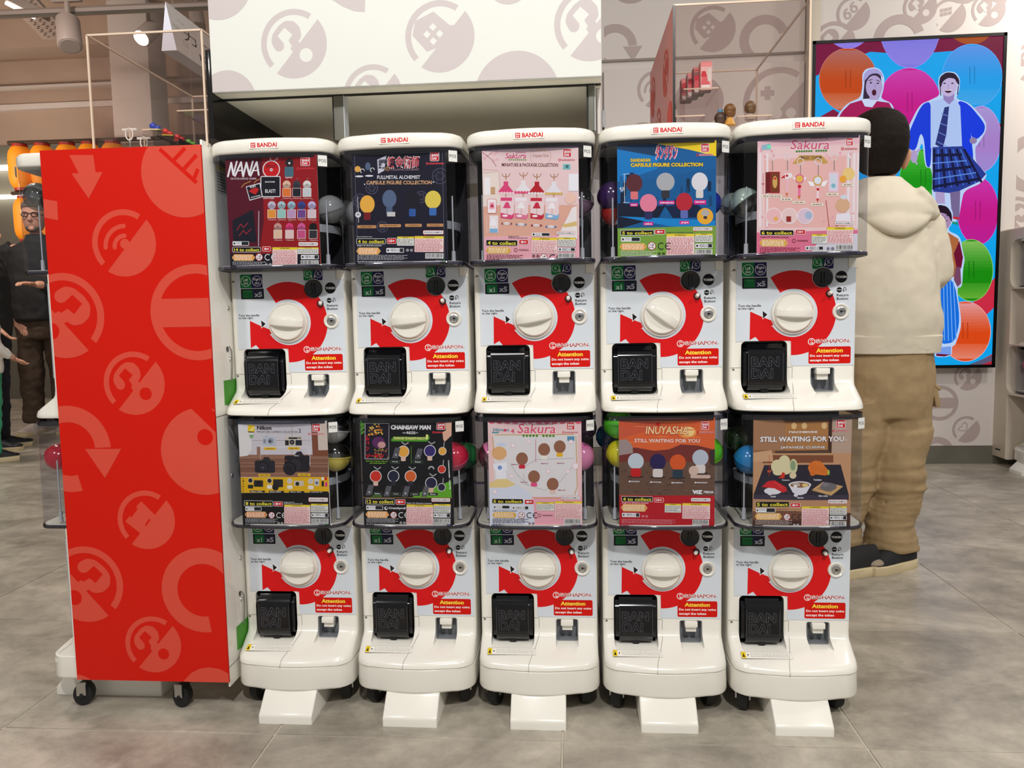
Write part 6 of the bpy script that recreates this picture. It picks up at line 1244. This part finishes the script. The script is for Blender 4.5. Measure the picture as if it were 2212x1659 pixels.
    def leg(cx, cy, dx, n=1):
        R = []
        for k in range(60):
            f = k/59; z = .555 - .500*f; 
            w = .086-.012*f + (.008 if .2<f<.6 else 0) ; wr = (.0034*math.sin(z*250+4*math.sin(z*31)) if z < .34 else .0015*math.sin(z*80))
            if z < .10: w += .010
            R.append(ell(V(cx+dx*f+.006*math.sin(z*31), cy+.02*f, z), (w+wr), (w+wr)*.95, 20, .10*math.sin(z*60)))
        loft(b, R)
    leg(1.143,.945,-.022); leg(1.015,.935,-.075)
    tr = finish(obj('trousers', b, 'khaki', t), .006, 2, [(.09,.014),(.03,.003)])
    b = BM(); box(b, (-.004,-.055,-.045), (.012,.055,.045), .004, 2, Matrix.Translation(V(1.222,.955,.575)) @ Matrix.Rotation(math.radians(-12),4,'Y')); box(b, (-.002,-.058,.0), (.006,.058,.035), .002, 2, Matrix.Translation(V(1.238,.955,.585)) @ Matrix.Rotation(math.radians(-48),4,'Y')); obj('cargo_pocket', b, 'khaki', t)
    shoe(t, V(1.10,.915,0), math.radians(-62), .215, .044); shoe(t, V(.955,.86,0), math.radians(-70), .215, .044)
def simple_person(label, base, yaw, H, top, legs, hairm, shoec='blk', parts=(), belly=0, arms=None, hair=True, glasses=False, beard=False, skin='skin2', soles='sole'):
    t = thing('person', label, 'person', base, yaw); k = H/1.75
    J = [(0,0,.92,.13,.10),(0,0,1.15,.13+belly,.10+belly),(0,0,1.36,.15,.10),(0,.0,1.47,.055,.055),(0,-.01,1.54,.055,.055)]
    E = [(0,1),(1,2),(2,3),(3,4)]
    arms = arms or [((.20,0,1.38),(.25,.02,1.12),(.20,-.22,1.02)),((-.20,0,1.38),(-.25,.02,1.12),(-.16,-.22,1.10))]
    for a in arms:
        i = len(J); J += [a[0]+(.055,),a[1]+(.042,),a[2]+(.028,)]; E += [(2,i),(i,i+1),(i+1,i+2)]
    for s in (1,-1):
        i = len(J); J += [(s*.095,0,.80,.085),(s*.105,0,.48,.055),(s*.11,.02,.10,.038)]; E += [(0,i),(i,i+1),(i+1,i+2)]
    J = [tuple(v*k for v in j) for j in J]
    skin_body('body', J, E, skin, t)
    b = BM(); head_mesh(b, (0,-.02*k,1.635*k), k); finish(obj('head', b, skin, t), .007, 2)
    # eyes
    for s in (1,-1): obj('eye', sphere(BM(), (s*.031*k,-.0985*k,1.639*k), .0075*k, (1.2,.5,.6), 10), 'brown', t)
    if hair:
        b = BM(); loft(b, [[Vector(p)*k for p in ell((0,oy,z),rx,ry,22)] for z,rx,ry,oy in ((1.62,.074,.060,.035),(1.66,.082,.086,.012),(1.70,.084,.102,-.008),(1.735,.074,.092,-.010),(1.760,.048,.060,-.008),(1.768,.015,.02,-.008))]); finish(obj('hair', b, hairm, t), .007, 3, [(.02,.010)])
    if glasses:
        b = BM()
        for s in (1,-1): tube(b, [(s*.033*k+.024*k*math.cos(a),-.112*k,1.640*k+.017*k*math.sin(a)) for a in [2*PI*i/14 for i in range(15)]], .0032, 6); tube(b, [(s*.057*k,-.110*k,1.645*k),(s*.080*k,.0,1.640*k)], .0025, 6)
        tube(b, [(-.010*k,-.112*k,1.645*k),(.010*k,-.112*k,1.645*k)], .003, 6); obj('glasses', b, 'dark', t)
    if beard: obj('beard', sphere(BM(), (0,-.062*k,1.550*k), .045*k, (1.15,.85,.75), 16), hairm, t)
    b = BM(); loft(b, [[Vector(p)*k for p in ell((0,0,z),rx,ry,24,0,2.4)] for z,rx,ry in ((.86,.19+belly,.14+belly),(.95,.195+belly,.15+belly),(1.15,.19+belly,.15+belly),(1.30,.20,.14),(1.38,.195,.125),(1.43,.15,.10),(1.47,.085,.075),(1.50,.075,.070))])
    for a in arms:
        p = [Vector(v)*k for v in a]; q = p[1].lerp(p[2], .82); limb(b, [Vector((a[0][0]*.8,0,1.40))*k, p[0], p[1], q], [.07*k,.078*k,.066*k,.05*k], 14)
    finish(obj('jacket', b, top, t), .011, 6, [(.12,.03)])
    b = BM(); loft(b, [[Vector(p)*k for p in ell((0,0,z),rx,ry,22,0,2.4)] for z,rx,ry in ((.72,.165,.12),(.80,.17,.13),(.92,.165,.13))])
    for s in (1,-1): limb(b, [Vector(v)*k for v in ((s*.09,0,.84),(s*.10,0,.50),(s*.108,.015,.28),(s*.11,.02,.08))], [.095*k,.085*k,.078*k,.076*k], 16)
    finish(obj('trousers', b, legs, t), .011, 4, [(.10,.03),(.035,.010)])
    for a,s in zip(arms,(1,-1)):
        w = Vector(a[2])*k; d = (Vector(a[2])-Vector(a[1])).normalized(); b = BM(); hand(b, w, d, s, k); obj('hand', b, skin, t)
    for s in (1,-1): shoe(t, Vector((s*.11,-.06,0))*k, math.radians(s*12), .29*k, .052*k, shoec, soles)
    return t
def build_people():
    build_boy()
    M['shoed'] = mat('dark_shoe', (24,26,34), .6); M['shoer'] = mat('white_red_sneaker', (206,190,184), .6)
    a = onp(62,930,3.9); simple_person('man with glasses and a grey beard in a dark jacket and brown trousers', (-4.04,4.08,0), math.radians(18), 1.80, 'blk', 'brown', 'ghair', 'shoer', glasses=True, beard=True, belly=.02, arms=[((.20,0,1.38),(.25,-.04,1.10),(.06,-.30,1.12)),((-.20,0,1.38),(-.27,.0,1.12),(-.20,-.24,.98))])
    simple_person('dark-haired person in a black jacket and navy trousers at the left edge', (-3.86,3.30,0), math.radians(112), 1.58, 'blk', 'navyc', 'hair', 'shoed', arms=[((.20,0,1.38),(.24,.06,1.12),(.16,-.12,.96)),((-.20,0,1.38),(-.24,.06,1.12),(-.2,-.12,.92))])
    t = simple_person('small child in a white top and green overtrousers at the left edge', (-3.56,2.86,0), math.radians(150), 1.12, 'whc', 'teal', 'hair', 'shoed', arms=[((.20,0,1.38),(.26,-.02,1.16),(.24,-.26,1.04)),((-.20,0,1.38),(-.25,.02,1.15),(-.20,-.2,1.0))])
# ------------------------------------------------------------------ build, largest first
build_setting()
build_machines()
build_left_unit()
build_fixture()
build_right_cabinet()
build_screen()
build_people()
build_cases()
build_cards()
build_capsules()
